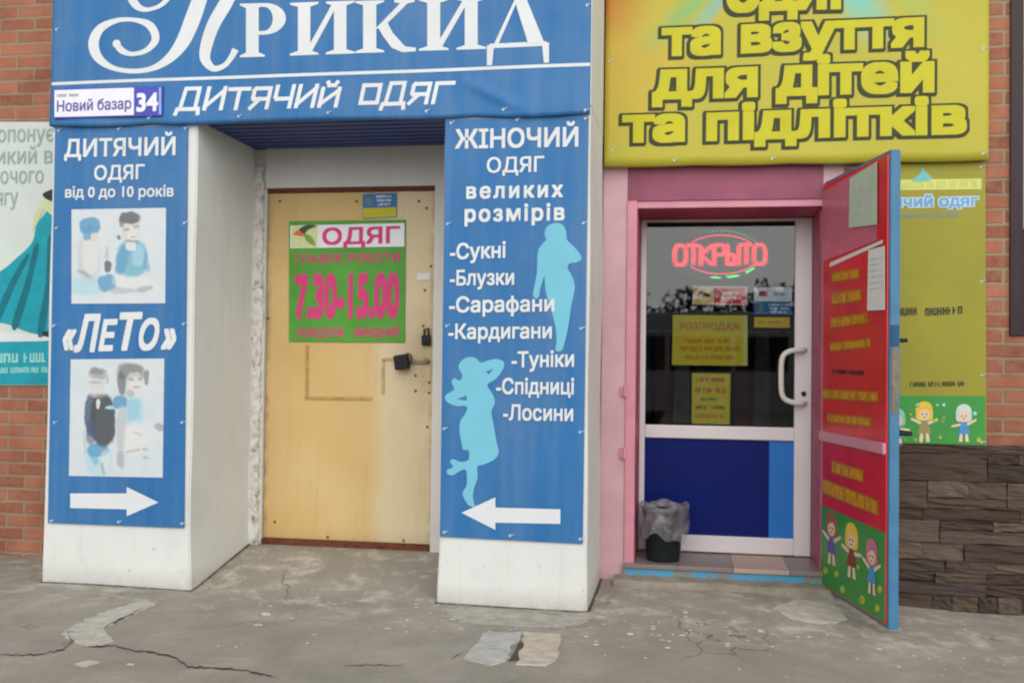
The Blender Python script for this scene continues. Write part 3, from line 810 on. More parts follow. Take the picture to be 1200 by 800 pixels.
# glazed door of the pink doorway
PG = facade(YG)
gx = lambda x, y: PG.hit(x, y)
GL, GR_ = gx(757, 380).x, gx(931, 380).x
GT, GB, PT, PB = gx(845, 260).z, gx(845, 499).z, gx(845, 514).z, gx(845, 627).z
b = MB()
b.bbox(OX0 + 0.006, GL, YG - 0.035, YG + 0.035, 0.118, 2.278, 0.006)
b.bbox(GR_, OX1 - 0.014, YG - 0.035, YG + 0.035, 0.118, 2.278, 0.006)
b.bbox(GL, GR_, YG - 0.034, YG + 0.034, GT, 2.277, 0.006)
b.bbox(GL, GR_, YG - 0.034, YG + 0.034, PT, GB, 0.006)
b.bbox(GL, GR_, YG - 0.034, YG + 0.034, 0.119, PB, 0.006)
gdoor = tag(b.build('door', UPVC, bld), 'white framed glass door inside the pink doorway')
MB().box(GL, GR_, YG - 0.004, YG + 0.004, GB, GT).build('pane', GLASS, gdoor)
xk = gx(901, 570).x
MB().box(GL, xk, YG - 0.012, YG + 0.01, PB, PT).build('kick_panel', KICK, gdoor)
MB().box(xk, GR_, YG - 0.0125, YG + 0.01, PB, PT).build('kick_panel', KICKL, gdoor)
b = MB()
yh = YG - 0.085
a0 = gx(943, 410); a1 = gx(914, 440); a2 = gx(943, 472)
pts = smooth_line([(a0.x, YG - 0.03, a0.z), (a0.x - 0.03, yh + 0.01, a0.z), (a0.x - 0.10, yh, a0.z - 0.01), (a1.x + 0.008, yh, a0.z - 0.05), (a1.x, yh, a1.z), (a1.x + 0.008, yh, a2.z + 0.05), (a2.x - 0.10, yh, a2.z + 0.01), (a2.x - 0.03, yh + 0.01, a2.z), (a2.x, YG - 0.03, a2.z)], 5)
b.tube(pts, 0.017, 12); b.build('handle', HANDLE, gdoor, True)
q = gx(941, 461); b = MB(); b.tube([(q.x, YG - 0.036, q.z), (q.x, YG - 0.044, q.z)], 0.016, 12); b.build('lock', BLACKM, gdoor)
# what stands in the dim shop: a rail of clothes
rail = empty('clothes_rail', (0.5, 3.0, 0.1), 'dark rail of hanging clothes inside the shop behind the glass door', 'clothes rail')
b = MB(); b.tube([(-0.6, 3.0, 0.1), (-0.6, 3.0, 1.6), (1.8, 3.0, 1.6), (1.8, 3.0, 0.1)], 0.015, 8); b.build('rail', STEEL, rail)
for k in range(15):
    x = -0.5 + k * 0.155; c_ = random.Random(k); hh = c_.uniform(0.6, 1.05)
    P = [(-.05, 1.57), (.0, 1.6), (.05, 1.57), (.06, 1.4), (.075, 1.57 - hh), (-.075, 1.57 - hh), (-.06, 1.4)]
    V = [(x + px * .9, 2.75, pz) for px, pz in P] + [(x + px * .9, 3.22, pz - .01) for px, pz in P]; m = len(P)
    mk('garment', V, [list(range(m)), list(range(m, 2 * m))[::-1]] + [(i, (i + 1) % m, (i + 1) % m + m, i + m) for i in range(m)],
       [CLOTHDK, plain('clothes_grey', lin(110, 112, 118), .9, .3, 9), plain('clothes_red', lin(96, 34, 40), .9, .3, 9), plain('clothes_blue', lin(50, 66, 92), .9, .3, 9)][k * 7 % 4], rail)

# open steel leaf
HA, HB = Vector((0.805, 0.845, 0)), Vector((1.008, -0.085, 0))
lu = (HB - HA).normalized(); ln = Vector((lu.y, -lu.x, 0))       # normal of the face turned to the doorway
if ln.x > 0: ln = -ln
PLF = Pl(HA, lu, (0, 0, 1), ln)
Z0, Z1 = 0.012, 2.43
LW = (HB - HA).length
def lf(s, d, z): return HA + lu * s - ln * d + Vector((0, 0, z))
def leafbox(mb, s0, s1, d0, d1, z0, z1, i=0, bev=0.004):
    bb = bmesh.new(); bmesh.ops.create_cube(bb, size=1)
    for v in bb.verts: v.co = Vector((s0 if v.co.x < 0 else s1, d0 if v.co.y < 0 else d1, z0 if v.co.z < 0 else z1))
    bmesh.ops.bevel(bb, geom=list(bb.edges), offset=bev, segments=2, affect='EDGES')
    for v in bb.verts: v.co = lf(v.co.x, v.co.y, v.co.z)
    bmesh.ops.recalc_face_normals(bb, faces=bb.faces)
    mb.bm(bb, i)
b = MB(); leafbox(b, 0, LW, 0.0, 0.054, Z0, Z1)
leaf = tag(b.build('door', LEAFBLUE, bld), 'open light blue steel door leaf, its inside covered in red printing')
b = MB(); leafbox(b, 0.012, LW - 0.012, -0.010, -0.001, Z0 + 0.02, Z1 - 0.02, bev=0.002)
inner = b.build('printed_panel', RED, leaf)
b = MB(); q1 = PLF.hit(964, 510).z
leafbox(b, 0.005, LW - 0.01, -0.028, -0.0105, q1 - 0.028, q1 + 0.03); b.build('crossbar', WOODPINK, leaf)
b = MB(); leafbox(b, LW - 0.001, LW + 0.004, 0.010, 0.044, PLF.hit(1045, 485).z, PLF.hit(1045, 406).z, bev=0.001); b.build('lock_plate', STEEL, leaf)
b = MB(); zz = PLF.hit(1045, 392).z; leafbox(b, LW - 0.001, LW + 0.005, 0.006, 0.048, zz - 0.06, zz + 0.05, bev=0.001); b.build('lock', LEAFDK, leaf)
b = MB(); zz = PLF.hit(1045, 398).z
b.tube([lf(LW - 0.06, 0.053, zz), lf(LW - 0.06, 0.11, zz), lf(LW - 0.17, 0.115, zz)], 0.011, 8); b.build('handle', BLACKM, leaf)
b = MB(); zz = PLF.hit(1045, 509).z
b.tube([lf(LW - 0.05, 0.053, zz), lf(LW - 0.05, 0.13, zz), lf(LW - 0.16, 0.13, zz)], 0.012, 8); b.build('handle', BLACKM, leaf)
HS = 0.0125
b = MB(); gs = [(962, 590), (1039, 623)]
A_, B_ = PLF.hit(963, 591), PLF.hit(1037, 623)
A_ = HA + lu * 0.014 + Vector((0, 0, A_.z)); B_ = HA + lu * (LW - 0.014) + Vector((0, 0, B_.z))
sheet_w('', PLF, [A_, B_, HA + lu * (LW - 0.014) + Vector((0, 0, Z0 + 0.03)), HA + lu * 0.014 + Vector((0, 0, Z0 + 0.03))], HS, None, None, 0.0015, b)
b.build('printed_meadow', GREEN, leaf)
# pink reflected glare painted as a flat upper field, and rows of gold lettering too blurred to read
sheet('painted_glare', PLF, [(966, 226), (996, 208), (1030, 190), (1030, 282), (1000, 294), (967, 306)], HS, plain('glare_rose', lin(188, 104, 124), 0.3, 0.12, 8, 0.5), leaf)
sheet('printed_line', PLF, [(975, 308), (1037, 281), (1037, 285), (975, 313)], HS + 0.001, PAPER, leaf)
for A, B, hh in (((977, 331), (1010, 326), 12), ((977, 358), (1012, 353), 15), ((976, 385), (1020, 379), 13), ((975, 412), (1023, 407), 11), ((966, 467), (1032, 471), 12), ((972, 495), (1023, 500), 11), ((977, 554), (1014, 565), 15), ((966, 578), (1032, 604), 18)):
    sheet('printed_strip', PLF, [A, B, (B[0], B[1] - hh), (A[0], A[1] - hh)], HS + 0.0004, plain('print_ochre', lin(168, 112, 34), 0.35, 0.2, 20), leaf); b = MB(); pseudo(PLF, (A[0] + 1, A[1] - 2), (B[0] - 1, B[1] - 2), hh - 4, HS + 0.0012, b, RND, wl=4.0, gap=0.2); b.build('lettering', STRIPY, leaf)
b = MB(); pseudo(PLF, (978, 437), (1018, 440), 5, HS + 0.0008, b, RND, wl=3, gap=0.2); b.build('lettering', INK, leaf)
def kid(pl, cx, cy, s, parent, hair, dress, h, skew=0.0, sy=None):
    """a small printed cartoon child: hair, face, dress, arms, legs"""
    P = lambda pts: [(cx + x * s, cy + y * (sy or s) + skew * x * s) for x, y in pts]
    mats = [hair, SKIN, dress]; w1, w2 = RND.uniform(-.4, .35), RND.uniform(-.4, .35)
    b = MB()
    sheet('', pl, P([(-.62, -.15), (-.5, -.75), (0, -1.0), (.5, -.75), (.62, -.15), (.5, .35), (-.5, .35)]), h, None, mb=b, idx=0, smooth=4, th=.0006)
    sheet('', pl, P([(-.38, -.2), (0, -.5), (.38, -.2), (.3, .2), (0, .38), (-.3, .2)]), h + .0006, None, mb=b, idx=1, smooth=4, th=.0006)
    sheet('', pl, P([(-.2, .4), (.2, .4), (.5, 1.35), (-.5, 1.35)]), h + .0003, None, mb=b, idx=2, th=.0006)
    sheet('', pl, P([(-.2, .5), (-.95, .35 + w1), (-1.0, .5 + w1), (-.28, .72)]), h + .0001, None, mb=b, idx=1, th=.0006)
    sheet('', pl, P([(.2, .5), (.95, .35 + w2), (1.0, .5 + w2), (.28, .72)]), h + .0001, None, mb=b, idx=1, th=.0006)
    sheet('', pl, P([(-.3, 1.3), (-.1, 1.3), (-.12, 1.95), (-.4, 1.95)]), h + .0001, None, mb=b, idx=1, th=.0006)
    sheet('', pl, P([(.3, 1.3), (.1, 1.3), (.12, 1.95), (.4, 1.95)]), h + .0001, None, mb=b, idx=1, th=.0006)
    mats.append(INK)
    for ex in (-.15, .15): sheet('', pl, P([(ex - .05, -.12), (ex + .05, -.12), (ex + .05, .0), (ex - .05, .0)]), h + .0012, None, mb=b, idx=3, th=.0004)
    sheet('', pl, P([(-.12, .14), (.12, .14), (.06, .2), (-.06, .2)]), h + .0012, None, mb=b, idx=3, th=.0004)
    sheet('', pl, P([(-.45, -.1), (-.3, -.6), (.1, -.75), (.42, -.45), (.46, -.1), (.2, -.4), (-.2, -.3)]), h + .0009, None, mb=b, idx=0, smooth=3, th=.0004)
    b.build('printed_child', mats, parent)
HB_ = plain('print_hair_brown', lin(150, 96, 74), .5, .1, 20); HY = plain('print_hair_yellow', lin(226, 190, 70), .5, .1, 20); HP = plain('print_hair_pink', lin(196, 110, 140), .5, .1, 20)
DB = plain('print_dress_blue', lin(70, 140, 190), .5, .1, 20); DBR = plain('print_dress_brown', lin(130, 60, 50), .5, .1, 20); DV = plain('print_dress_violet', lin(110, 80, 160), .5, .1, 20)
kid(PLF, 977, 620, 11, leaf, HB_, DV, HS + .001, .42, sy=21)
kid(PLF, 1001, 634, 12, leaf, HY, DBR, HS + .0022, .42, sy=22)
kid(PLF, 1025, 653, 11, leaf, HP, DB, HS + .0034, .42, sy=22)
b = MB()
for x, y, r_ in ((990, 690, 3), (1013, 702, 3.5), (1031, 712, 3), (983, 672, 2.5), (1034, 690, 3), (1008, 664, 2), (970, 668, 3)): sheet('', PLF, [(x - r_, y), (x, y - r_ * 1.6), (x + r_, y + 1), (x, y + r_ * 1.6)], HS + .0012, None, mb=b, smooth=3, th=.0005)
b.build('printed_flowers', plain('print_flower', lin(170, 180, 60), .5, .3, 60), leaf)


# ------------------------------------------------------------------ signs on the portal
PF = facade(0.0)
def clean(mb_parts): pass
def fixings(pl, pts, h, parent):
    for x, y in pts:
        q = pl.off(pl.hit(x, y), h)
        b = MB(); b.tube([q - pl.n * 0.002, q + pl.n * 0.003], [0.009, 0.006], 10); b.tube([q + pl.n * 0.002, q + pl.n * 0.004 + Vector((0.022, 0, 0.008))], 0.0035, 6)
        b.build('fixing', TIE, parent)

# large blue header, sagging along its lower hem
def header():
    z_top = 2.985 + 1.25
    nX, nZ = 200, 70
    x0, x1 = PF.hit(62, 100).x, PF.hit(692, 77).x
    V, Fc = [], []
    for j in range(nZ + 1):
        for i in range(nX + 1):
            u = i / nX; x = x0 + (x1 - x0) * u
            zb = (1.358 + 1.33) + (1.342 - 1.358) * u - 0.012 * math.sin(math.pi * ((u * 5) % 1)) * (0.5 + 0.5 * math.sin(u * 9))
            z = zb + (z_top - zb) * j / nZ
            V.append((x, -0.012 - head_rip(x, z), z))
    m = nX + 1
    Fc = [(j * m + i, j * m + i + 1, (j + 1) * m + i + 1, (j + 1) * m + i) for j in range(nZ) for i in range(nX)]
    n0 = len(V)
    # rim back to the wall
    ring = [i for i in range(m)] + [j * m + nX for j in range(1, nZ + 1)] + [nZ * m + i for i in range(nX - 1, -1, -1)] + [j * m for j in range(nZ - 1, 0, -1)]
    for r in ring: v = V[r]; V.append((v[0], 0.006, v[2]))
    L = len(ring)
    Fc += [(ring[(k + 1) % L], ring[k], n0 + k, n0 + (k + 1) % L) for k in range(L)]
    return mk('banner', V, Fc, BLUE, smooth=True)
def head_rip(x, z):
    d = 0.004 * math.sin(2.1 * x + 0.6 * z) + 0.003 * math.sin(5.3 * x - 2.2 * z)
    hem = 1 - sstep(2.66, 2.95, z)
    d += 0.006 * hem * math.sin(9 * x + 2) + 0.010 * hem
    # the crease running down to the right at the end of the second line
    ax, az, bx, bz = -1.20, 2.86, -0.92, 2.72
    L = math.hypot(bx - ax, bz - az); t = ((x - ax) * (bx - ax) + (z - az) * (bz - az)) / L; e = ((x - ax) * (bz - az) - (z - az) * (bx - ax)) / L
    d += 0.016 * math.exp(-(e / 0.025) ** 2) * max(0, math.sin(math.pi * max(0, min(1, (t + 0.1) / (L + 0.2)))))
    return d + 0.007
class Rip(Pl):
    """the header's cloth: printed shapes follow its ripples"""
    def off(s, p, h): return Vector((p.x, -0.012 - head_rip(p.x, p.z) - h, p.z))
PH = Rip((0, -0.02, 0), (1, 0, 0), (0, 0, 1), (0, -1, 0))
hdr = tag(header(), 'wide blue shop banner with large white lettering across the top of the portal', 'banner')
LH = 0.0015
# swash capital
b = MB()
sw = lambda L: [(x / 4, y / 4) for x, y in L]
ribbon(PH, sw([(548, 206), (572, 238), (622, 256), (690, 238), (732, 185), (705, 122), (630, 96), (545, 100), (470, 138), (440, 205), (462, 272), (530, 320), (625, 336), (720, 322), (800, 272), (860, 195), (905, 90), (940, -10), (985, -140), (1030, -230)]),
       [7, 7.5, 5, 6, 9, 9, 5, 6, 10, 12.5, 10.5, 6, 5.5, 6.5, 11, 16, 18, 17, 15, 12], LH, b)
disc(PH, (137.5, 52), 4.8, LH + .0009, b)
ribbon(PH, sw([(1190, -240), (1130, -130), (1062, 10), (1005, 110), (972, 200), (962, 275), (1000, 322), (1052, 308), (1085, 268), (1104, 232)]), [11, 14, 15.5, 15, 14, 12, 7.5, 6, 6.5, 8], LH + .0006, b)
ribbon(PH, sw([(560, -150), (600, -60), (628, 10), (665, 44), (712, 46), (770, 18), (830, -60), (920, -170), (1060, -240), (1240, -262), (1400, -240)]), [4, 8, 10, 7, 4.5, 5.5, 8, 10, 11, 9, 5], LH + .0012, b)
b.build('lettering', PRINT_WHITE, hdr)
# serif capitals built from stems, hairlines and serifs
def serif(letter, x0, x1, base0, base1, hpx, mb):
    def P(u, v): return (x0 + (x1 - x0) * u, base0 + (base1 - base0) * u - hpx * v)
    st = {'n': 0}
    def poly(pts, sm=0):
        st['n'] += 1
        sheet('', PH, [P(*p) for p in pts], LH + 0.00006 * st['n'], None, mb=mb, th=0.0004, smooth=sm)
    def stem(u, wd, v0=0.0, v1=1.0, serifs='tb', sw_=0.13):
        poly([(u, v0), (u + wd, v0), (u + wd, v1), (u, v1)])
        for c, v, s in (('b', v0, 1), ('t', v1, -1)):
            if c in serifs: poly([(u - sw_, v), (u + wd + sw_, v), (u + wd + sw_, v + s * .035), (u + wd, v + s * .085), (u, v + s * .085), (u - sw_, v + s * .035)])
    if letter == 'Р':
        stem(.13, .27)
        n = 16; out, inn = [], []
        for k in range(n + 1):
            a = -math.pi / 2 + math.pi * k / n
            out.append((.52 + .46 * math.cos(a), .705 + .295 * math.sin(a))); inn.append((.50 + .20 * math.cos(a), .705 + .225 * math.sin(a)))
        poly([(.36, 1.0)] + out[::-1] + [(.36, .41), (.36, .48)] + inn + [(.36, .93)])
    elif letter == 'И':
        stem(.11, .20); stem(.69, .20)
        poly([(.29, .07), (.34, .07), (.71, .86), (.71, .95), (.66, .95), (.29, .18)])
    elif letter == 'К':
        stem(.12, .22)
        poly([(.32, .45), (.74, .93), (.64, .95), (.64, 1.0), (.98, 1.0), (.98, .95), (.86, .92), (.45, .47)])
        poly([(.36, .50), (.52, .58), (.62, .36), (.82, .10), (1.0, .07), (1.0, 0), (.78, -.01), (.60, .08), (.46, .30)], 0)
    elif letter == 'Д':
        poly([(.06, .0), (.94, .0), (.94, .085), (.06, .085)])
        poly([(.02, .06), (.13, .06), (.10, -.32), (.02, -.32)]); poly([(.98, .06), (.87, .06), (.90, -.32), (.98, -.32)])
        poly([(.12, .05), (.19, .05), (.50, .90), (.56, 1.0), (.49, 1.0)])
        poly([(.66, .05), (.91, .05), (.60, 1.0), (.47, 1.0), (.44, .92)])
b = MB()
for L, xa, xb, ba, bb_, hp in (('Р', 281, 336, 67.5, 66, 63), ('И', 341, 414, 65.5, 63, 62), ('К', 417, 487, 62.5, 60, 61), ('И', 492, 568, 59.5, 57.5, 61), ('Д', 569, 645, 57, 54, 62)):
    serif(L, xa, xb, ba, bb_, hp, b)
b.build('lettering', PRINT_WHITE, hdr)
n = 40; b = MB()
ln_a, ln_b = PF.hit(63, 99.5), PF.hit(692, 77)
V = []
for k in range(n + 1):
    p = ln_a.lerp(ln_b, k / n); V += [PH.off(p + Vector((0, 0, -.009)), LH), PH.off(p + Vector((0, 0, .009)), LH)]
mk('printed_line', V, [(2 * k, 2 * k + 2, 2 * k + 3, 2 * k + 1) for k in range(n)], PRINT_WHITE, hdr)
# second line in a square techno face
STROKES = {
 'Д': ([[(0.0, -.22), (.04, 0), (1.0, 0), (1.04, -.22)], [(.16, 0), (.24, 1), (.86, 1), (.86, 0)]], 1.06),
 'И': ([[(.08, 1), (.08, 0)], [(.08, .1), (.84, .9)], [(.84, 1), (.84, 0)]], .92),
 'Й': ([[(.08, .84), (.08, 0)], [(.08, .08), (.84, .76)], [(.84, .84), (.84, 0)], [(.26, 1.14), (.34, 1.0), (.6, 1.0), (.68, 1.14)]], .92),
 'Т': ([[(0, .93), (.9, .93)], [(.45, .93), (.45, 0)]], .9),
 'Я': ([[(.84, 0), (.84, .93), (.16, .93), (.1, .85), (.1, .5), (.16, .42), (.84, .42)], [(.42, .42), (.06, 0)]], .92),
 'Ч': ([[(.08, 1), (.08, .5), (.16, .4), (.84, .4)], [(.84, 1), (.84, 0)]], .92),
 'О': ([[(.08, .08), (.08, .93), (.84, .93), (.84, .08), (.08, .08)]], .92),
 'Г': ([[(.08, 0), (.08, .93), (.84, .93)]], .84)}
def techno(word, a, b_, hpx, mb, wd=.19, shear=.2):
    tot = sum(STROKES[c][1] for c in word) + .16 * (len(word) - 1); x = 0; k = 0
    ux, uy = (b_[0] - a[0]), (b_[1] - a[1])
    def P(u, v): f = u / tot; return (a[0] + ux * f + shear * v * hpx, a[1] + uy * f - v * hpx)
    sc_ = hpx * tot / math.hypot(ux, uy)
    for c in word:
        for line in STROKES[c][0]:
            for (p, q) in zip(line, line[1:]):
                k += 1; dx, dy = (q[0] - p[0]) / sc_, q[1] - p[1]; L = math.hypot(dx, dy); ex, ey = dx / L, dy / L
                hw = wd / 2
                e = hw * .95
                c4 = [(p[0] - ex * e * sc_ - ey * hw * sc_, p[1] - ey * e + ex * hw), (q[0] + ex * e * sc_ - ey * hw * sc_, q[1] + ey * e + ex * hw), (q[0] + ex * e * sc_ + ey * hw * sc_, q[1] + ey * e - ex * hw), (p[0] - ex * e * sc_ + ey * hw * sc_, p[1] - ey * e - ex * hw)]
                sheet('', PH, [P(x + u, v) for u, v in c4], LH + .0001 * (k % 6) , None, mb=mb, th=.0004)
        x += STROKES[c][1] + .16
b = MB(); techno('ДИТЯЧИЙ', (208, 129), (396, 124.5), 24.5, b); b.build('lettering', PRINT_WHITE, hdr); b = MB(); techno('ОДЯГ', (420, 123), (527, 120), 24.5, b)
b.build('lettering', PRINT_WHITE, hdr)
fixings(PH, [(95, 136), (175, 139), (280, 137), (385, 133), (500, 131), (590, 129), (688, 7), (686, 130), (66, 35)], .002, hdr)

def banner(name, corners, label, cat, pl, mat, h=0.012, th=0.010, parent=None):
    o = sheet(name, pl, corners, h, mat, parent, th)
    return tag(o, label, cat)
HL = 0.0145
bl = banner('banner', [(66, 151), (221, 148), (216.5, 618), (57.5, 612)], 'tall blue banner with two printed photos of children and an arrow pointing right', 'banner', PF, BLUE)
text('lettering', 'ДИТЯЧИЙ', PF, (77, 184.5), (207, 182), 21, HL, PRINT_WHITE, bl, .022)
text('lettering', 'ОДЯГ', PF, (112, 211.5), (171, 210), 17, HL, PRINT_WHITE, bl, .02)
text('lettering', 'від 0 до 10 років', PF, (78, 232), (205, 230.5), 13, HL, PRINT_WHITE, bl, .02)
b = MB()
for s, x0, x1, y, hp, rf in (('«', 75, 91, 409, 36, 'Н'), ('Л', 88, 119, 411, 43, 'Н'), ('Е', 117, 139, 410, 36, 'Н'), ('Т', 141, 168, 409, 43, 'Н'), ('О', 164, 188, 409, 36, 'Н'), ('»', 190, 208, 408, 36, 'Н')):
    text('', s, PF, (x0, y), (x1, y - .4), hp, HL, None, None, .035, .25, rf, mb=b)
b.build('lettering', PRINT_WHITE, bl)
sheet('arrow', PF, [(84, 577.5), (150, 577.5), (150, 570), (187, 588), (150, 604), (150, 596), (84, 594.5)], HL, PRINT_WHITE, bl)
fixings(PF, [(70, 154), (140, 152), (218, 151), (67, 268), (217, 262), (64, 382), (216, 380), (65, 495), (214, 495), (61, 610), (140, 611), (214, 613)], .013, bl)
# first photo: two children sitting
ph = sheet('printed_photo', PF, [(85.5, 246), (196, 244), (195, 355.5), (85.5, 356)], HL, PHOTO_BG, bl)
def picture(name, o, x0, y0, k, ells, ground):
    """a printed photograph: soft blots of ink placed on the sheet"""
    m, t, b = new_mat(name)
    g = N(t, 'NewGeometry'); g.name = 'GEO'
    wn = N(t, 'TexNoise'); wn.inputs['Scale'].default_value = 22; wn.inputs['Detail'].default_value = 5; t.links.new(g.outputs['Position'], wn.inputs['Vector'])
    wv = N(t, 'VectorMath', operation='MULTIPLY_ADD'); wv.inputs[1].default_value = (.028, .028, .028); t.links.new(wn.outputs['Color'], wv.inputs[0]); wv.inputs[2].default_value = (-.014, -.014, -.014)
    ad = N(t, 'VectorMath', operation='ADD'); t.links.new(g.outputs['Position'], ad.inputs[0]); t.links.new(wv.outputs[0], ad.inputs[1])
    sp = N(t, 'SeparateXYZ'); t.links.new(ad.outputs[0], sp.inputs[0])
    c = ramp(t, noise(t, 7, 3), [(.3, ground[0]), (.7, ground[1])])
    for col_, cx, cy, rx, ry, rot, soft, amt in ells:
        p = PF.hit(x0 + cx / k, y0 + cy / k); q = PF.hit(x0 + (cx + 100) / k, y0 + cy / k); sc_ = (q - p).length / 100
        cs, sn = math.cos(R(rot)), math.sin(R(rot))
        dx = math_(t, 'SUBTRACT', sp.outputs[0], p.x); dz = math_(t, 'SUBTRACT', sp.outputs[2], p.z)
        u = math_(t, 'ADD', math_(t, 'MULTIPLY', dx, cs / (rx * sc_)), math_(t, 'MULTIPLY', dz, sn / (rx * sc_)))
        v = math_(t, 'ADD', math_(t, 'MULTIPLY', dx, -sn / (ry * sc_)), math_(t, 'MULTIPLY', dz, cs / (ry * sc_)))
        r_ = math_(t, 'ADD', math_(t, 'POWER', math_(t, 'ABSOLUTE', u), 2.6), math_(t, 'POWER', math_(t, 'ABSOLUTE', v), 2.6))
        f = math_(t, 'MULTIPLY', math_(t, 'SUBTRACT', 1.0 + soft * .5, r_), 1.0 / soft, True)
        c = mixc(t, math_(t, 'MULTIPLY', f, amt), c, col_)
    c = mixc(t, math_(t, 'MULTIPLY', noise(t, 60, 4, .7), .16), c, lin(150, 160, 166))
    t.links.new(c, b.inputs['Base Color']); b.inputs['Roughness'].default_value = .5
    o.data.materials[0] = m
PG0 = (lin(196, 206, 212), lin(208, 214, 216))
W_ = lin(214, 214, 212); GY = lin(176, 182, 184); BL_ = lin(84, 148, 186); BM = lin(110, 172, 196); BP = lin(166, 204, 216); DKH = lin(92, 92, 96); SK = lin(206, 196, 190); NV = lin(52, 76, 112); CH = lin(58, 64, 72); GD = lin(150, 154, 156)
picture('printed_photo_sitting', ph, 75, 235, 6.154, [
 (BP, 170, 620, 120, 60, 0, .8, .8), (GY, 190, 420, 75, 150, 6, .9, .55), (W_, 200, 400, 60, 120, 5, .9, .7), (GD, 160, 530, 60, 16, -25, .9, .7), (SK, 215, 250, 45, 45, 0, .8, .7), (BL_, 195, 185, 76, 56, 8, .5, .95), (BL_, 180, 245, 30, 42, 0, .8, .8), (DKH, 200, 200, 16, 26, 0, 1, .25),
 (BL_, 320, 595, 66, 55, 8, .6, .9), (lin(90, 80, 90), 325, 478, 26, 42, 0, .6, .9), (GD, 320, 380, 14, 46, 0, 1, .5),
 (GD, 490, 640, 150, 26, 4, .9, .5), (W_, 500, 585, 130, 52, -6, .9, .8), (GD, 590, 635, 60, 16, 8, .8, .6),
 (BM, 500, 420, 112, 120, 0, .5, .95), (BL_, 430, 430, 42, 100, -14, .8, .8), (BL_, 600, 450, 24, 70, 14, .8, .6), (BP, 545, 400, 44, 70, 0, .9, .6), (GD, 480, 450, 12, 60, 20, .9, .5), (W_, 490, 330, 40, 34, 0, .6, .9),
 (SK, 490, 215, 66, 80, 0, .5, .7), (W_, 500, 240, 40, 50, 0, .9, .7), (DKH, 486, 128, 74, 40, -4, .6, .95), (DKH, 425, 155, 16, 36, 0, .8, .7), (GD, 455, 212, 24, 10, 0, 1, .8), (GD, 530, 192, 22, 9, 0, 1, .8), (DKH, 405, 268, 14, 14, 0, .8, .8), (DKH, 500, 296, 50, 8, 0, 1, .5), (GD, 505, 262, 20, 7, 0, 1, .6)], PG0)
ph2 = sheet('printed_photo', PF, [(84.5, 421), (194, 420), (192, 559), (82.5, 557)], HL, PHOTO_BG, bl)
picture('printed_photo_standing', ph2, 75, 410, 5.0, [
 (BP, 215, 640, 78, 90, 0, .7, .75), (BL_, 205, 585, 62, 36, 8, .7, .9), (lin(70, 160, 196), 180, 620, 22, 50, 25, .8, .6), (W_, 250, 650, 30, 60, 0, .9, .5), (GD, 235, 690, 10, 34, 12, .9, .7), (GY, 132, 520, 12, 90, 0, .9, .6),
 (NV, 165, 380, 34, 110, 0, .5, .9), (CH, 235, 410, 74, 140, 4, .4, .97), (NV, 165, 480, 26, 70, 0, .8, .7), (W_, 208, 315, 13, 26, 0, .7, .9), (BP, 285, 335, 34, 8, 8, .8, .9),
 (SK, 205, 205, 44, 58, 0, .6, .55), (GD, 205, 135, 52, 32, -8, .8, .8), (DKH, 200, 125, 40, 16, -8, 1, .5), (GD, 195, 190, 40, 7, -4, 1, .7), (GD, 205, 268, 40, 12, 0, 1, .5), (GD, 262, 170, 8, 26, 0, 1, .6),
 (BP, 415, 360, 58, 80, 0, .5, .95), (BM, 415, 350, 40, 60, 0, 1, .4), (BL_, 336, 305, 42, 36, 0, .5, .95), (GY, 345, 460, 30, 120, 0, .8, .8), (W_, 415, 520, 58, 90, 0, .8, .8), (GD, 410, 590, 50, 8, 10, 1, .5), (GD, 440, 490, 30, 7, -14, 1, .4), (GD, 340, 640, 22, 46, 10, .9, .7), (GD, 485, 580, 16, 8, 0, 1, .6), (GD, 485, 628, 16, 8, 0, 1, .6),
 (DKH, 400, 130, 78, 48, -6, .9, .75), (DKH, 345, 195, 24, 62, 6, .8, .8), (DKH, 490, 160, 14, 46, 0, .9, .7), (SK, 420, 190, 48, 56, 0, .5, .75), (W_, 425, 200, 34, 42, 0, .9, .7), (GD, 400, 168, 16, 7, 0, 1, .9), (GD, 452, 168, 14, 7, 0, 1, .9), (GD, 430, 216, 20, 6, 0, 1, .8), (GD, 395, 255, 22, 20, 0, 1, .6), (GD, 570, 450, 34, 18, -18, .9, .8)], PG0)

br = banner('banner', [(522.5, 141), (690, 136.5), (683, 636.5), (516, 628)], 'tall blue banner with light blue women silhouettes and an arrow pointing left', 'banner', PF, BLUE)
text('lettering', 'ЖІНОЧИЙ', PF, (534, 174.5), (678, 172), 22.5, HL, PRINT_WHITE, br, .024)
text('lettering', 'ОДЯГ', PF, (571, 203), (638, 201.5), 18, HL, PRINT_WHITE, br, .016)
text('lettering', 'великих', PF, (547, 233), (660, 231), 14, HL, PRINT_WHITE, br, .03, ref='х', space=1.25)
text('lettering', 'розмірів', PF, (545, 260), (662, 258), 14.5, HL, PRINT_WHITE, br, .03, ref='х', space=1.2)
for s, a, e, hp in (('-Сукні', (528, 304), (593, 302), 18.5), ('-Блузки', (528, 334.5), (603, 333.5), 18), ('-Сарафани', (527, 366), (650, 364.5), 18.5), ('-Кардигани', (526, 397), (647, 396), 18), ('-Туніки', (600, 430), (673, 429), 18.5), ('-Спідниці', (582, 461), (673, 461.5), 18.5), ('-Лосини', (590, 491.5), (672, 492.5), 18.5)):
    text('lettering', s, PF, a, e, hp, HL + .001, PRINT_WHITE, br, .022)
s1 = lambda L: [(500 + x / 2.962, 130 + y / 2.962) for x, y in L]
s2 = lambda L: [(500 + x / 2.353, 380 + y / 2.353) for x, y in L]
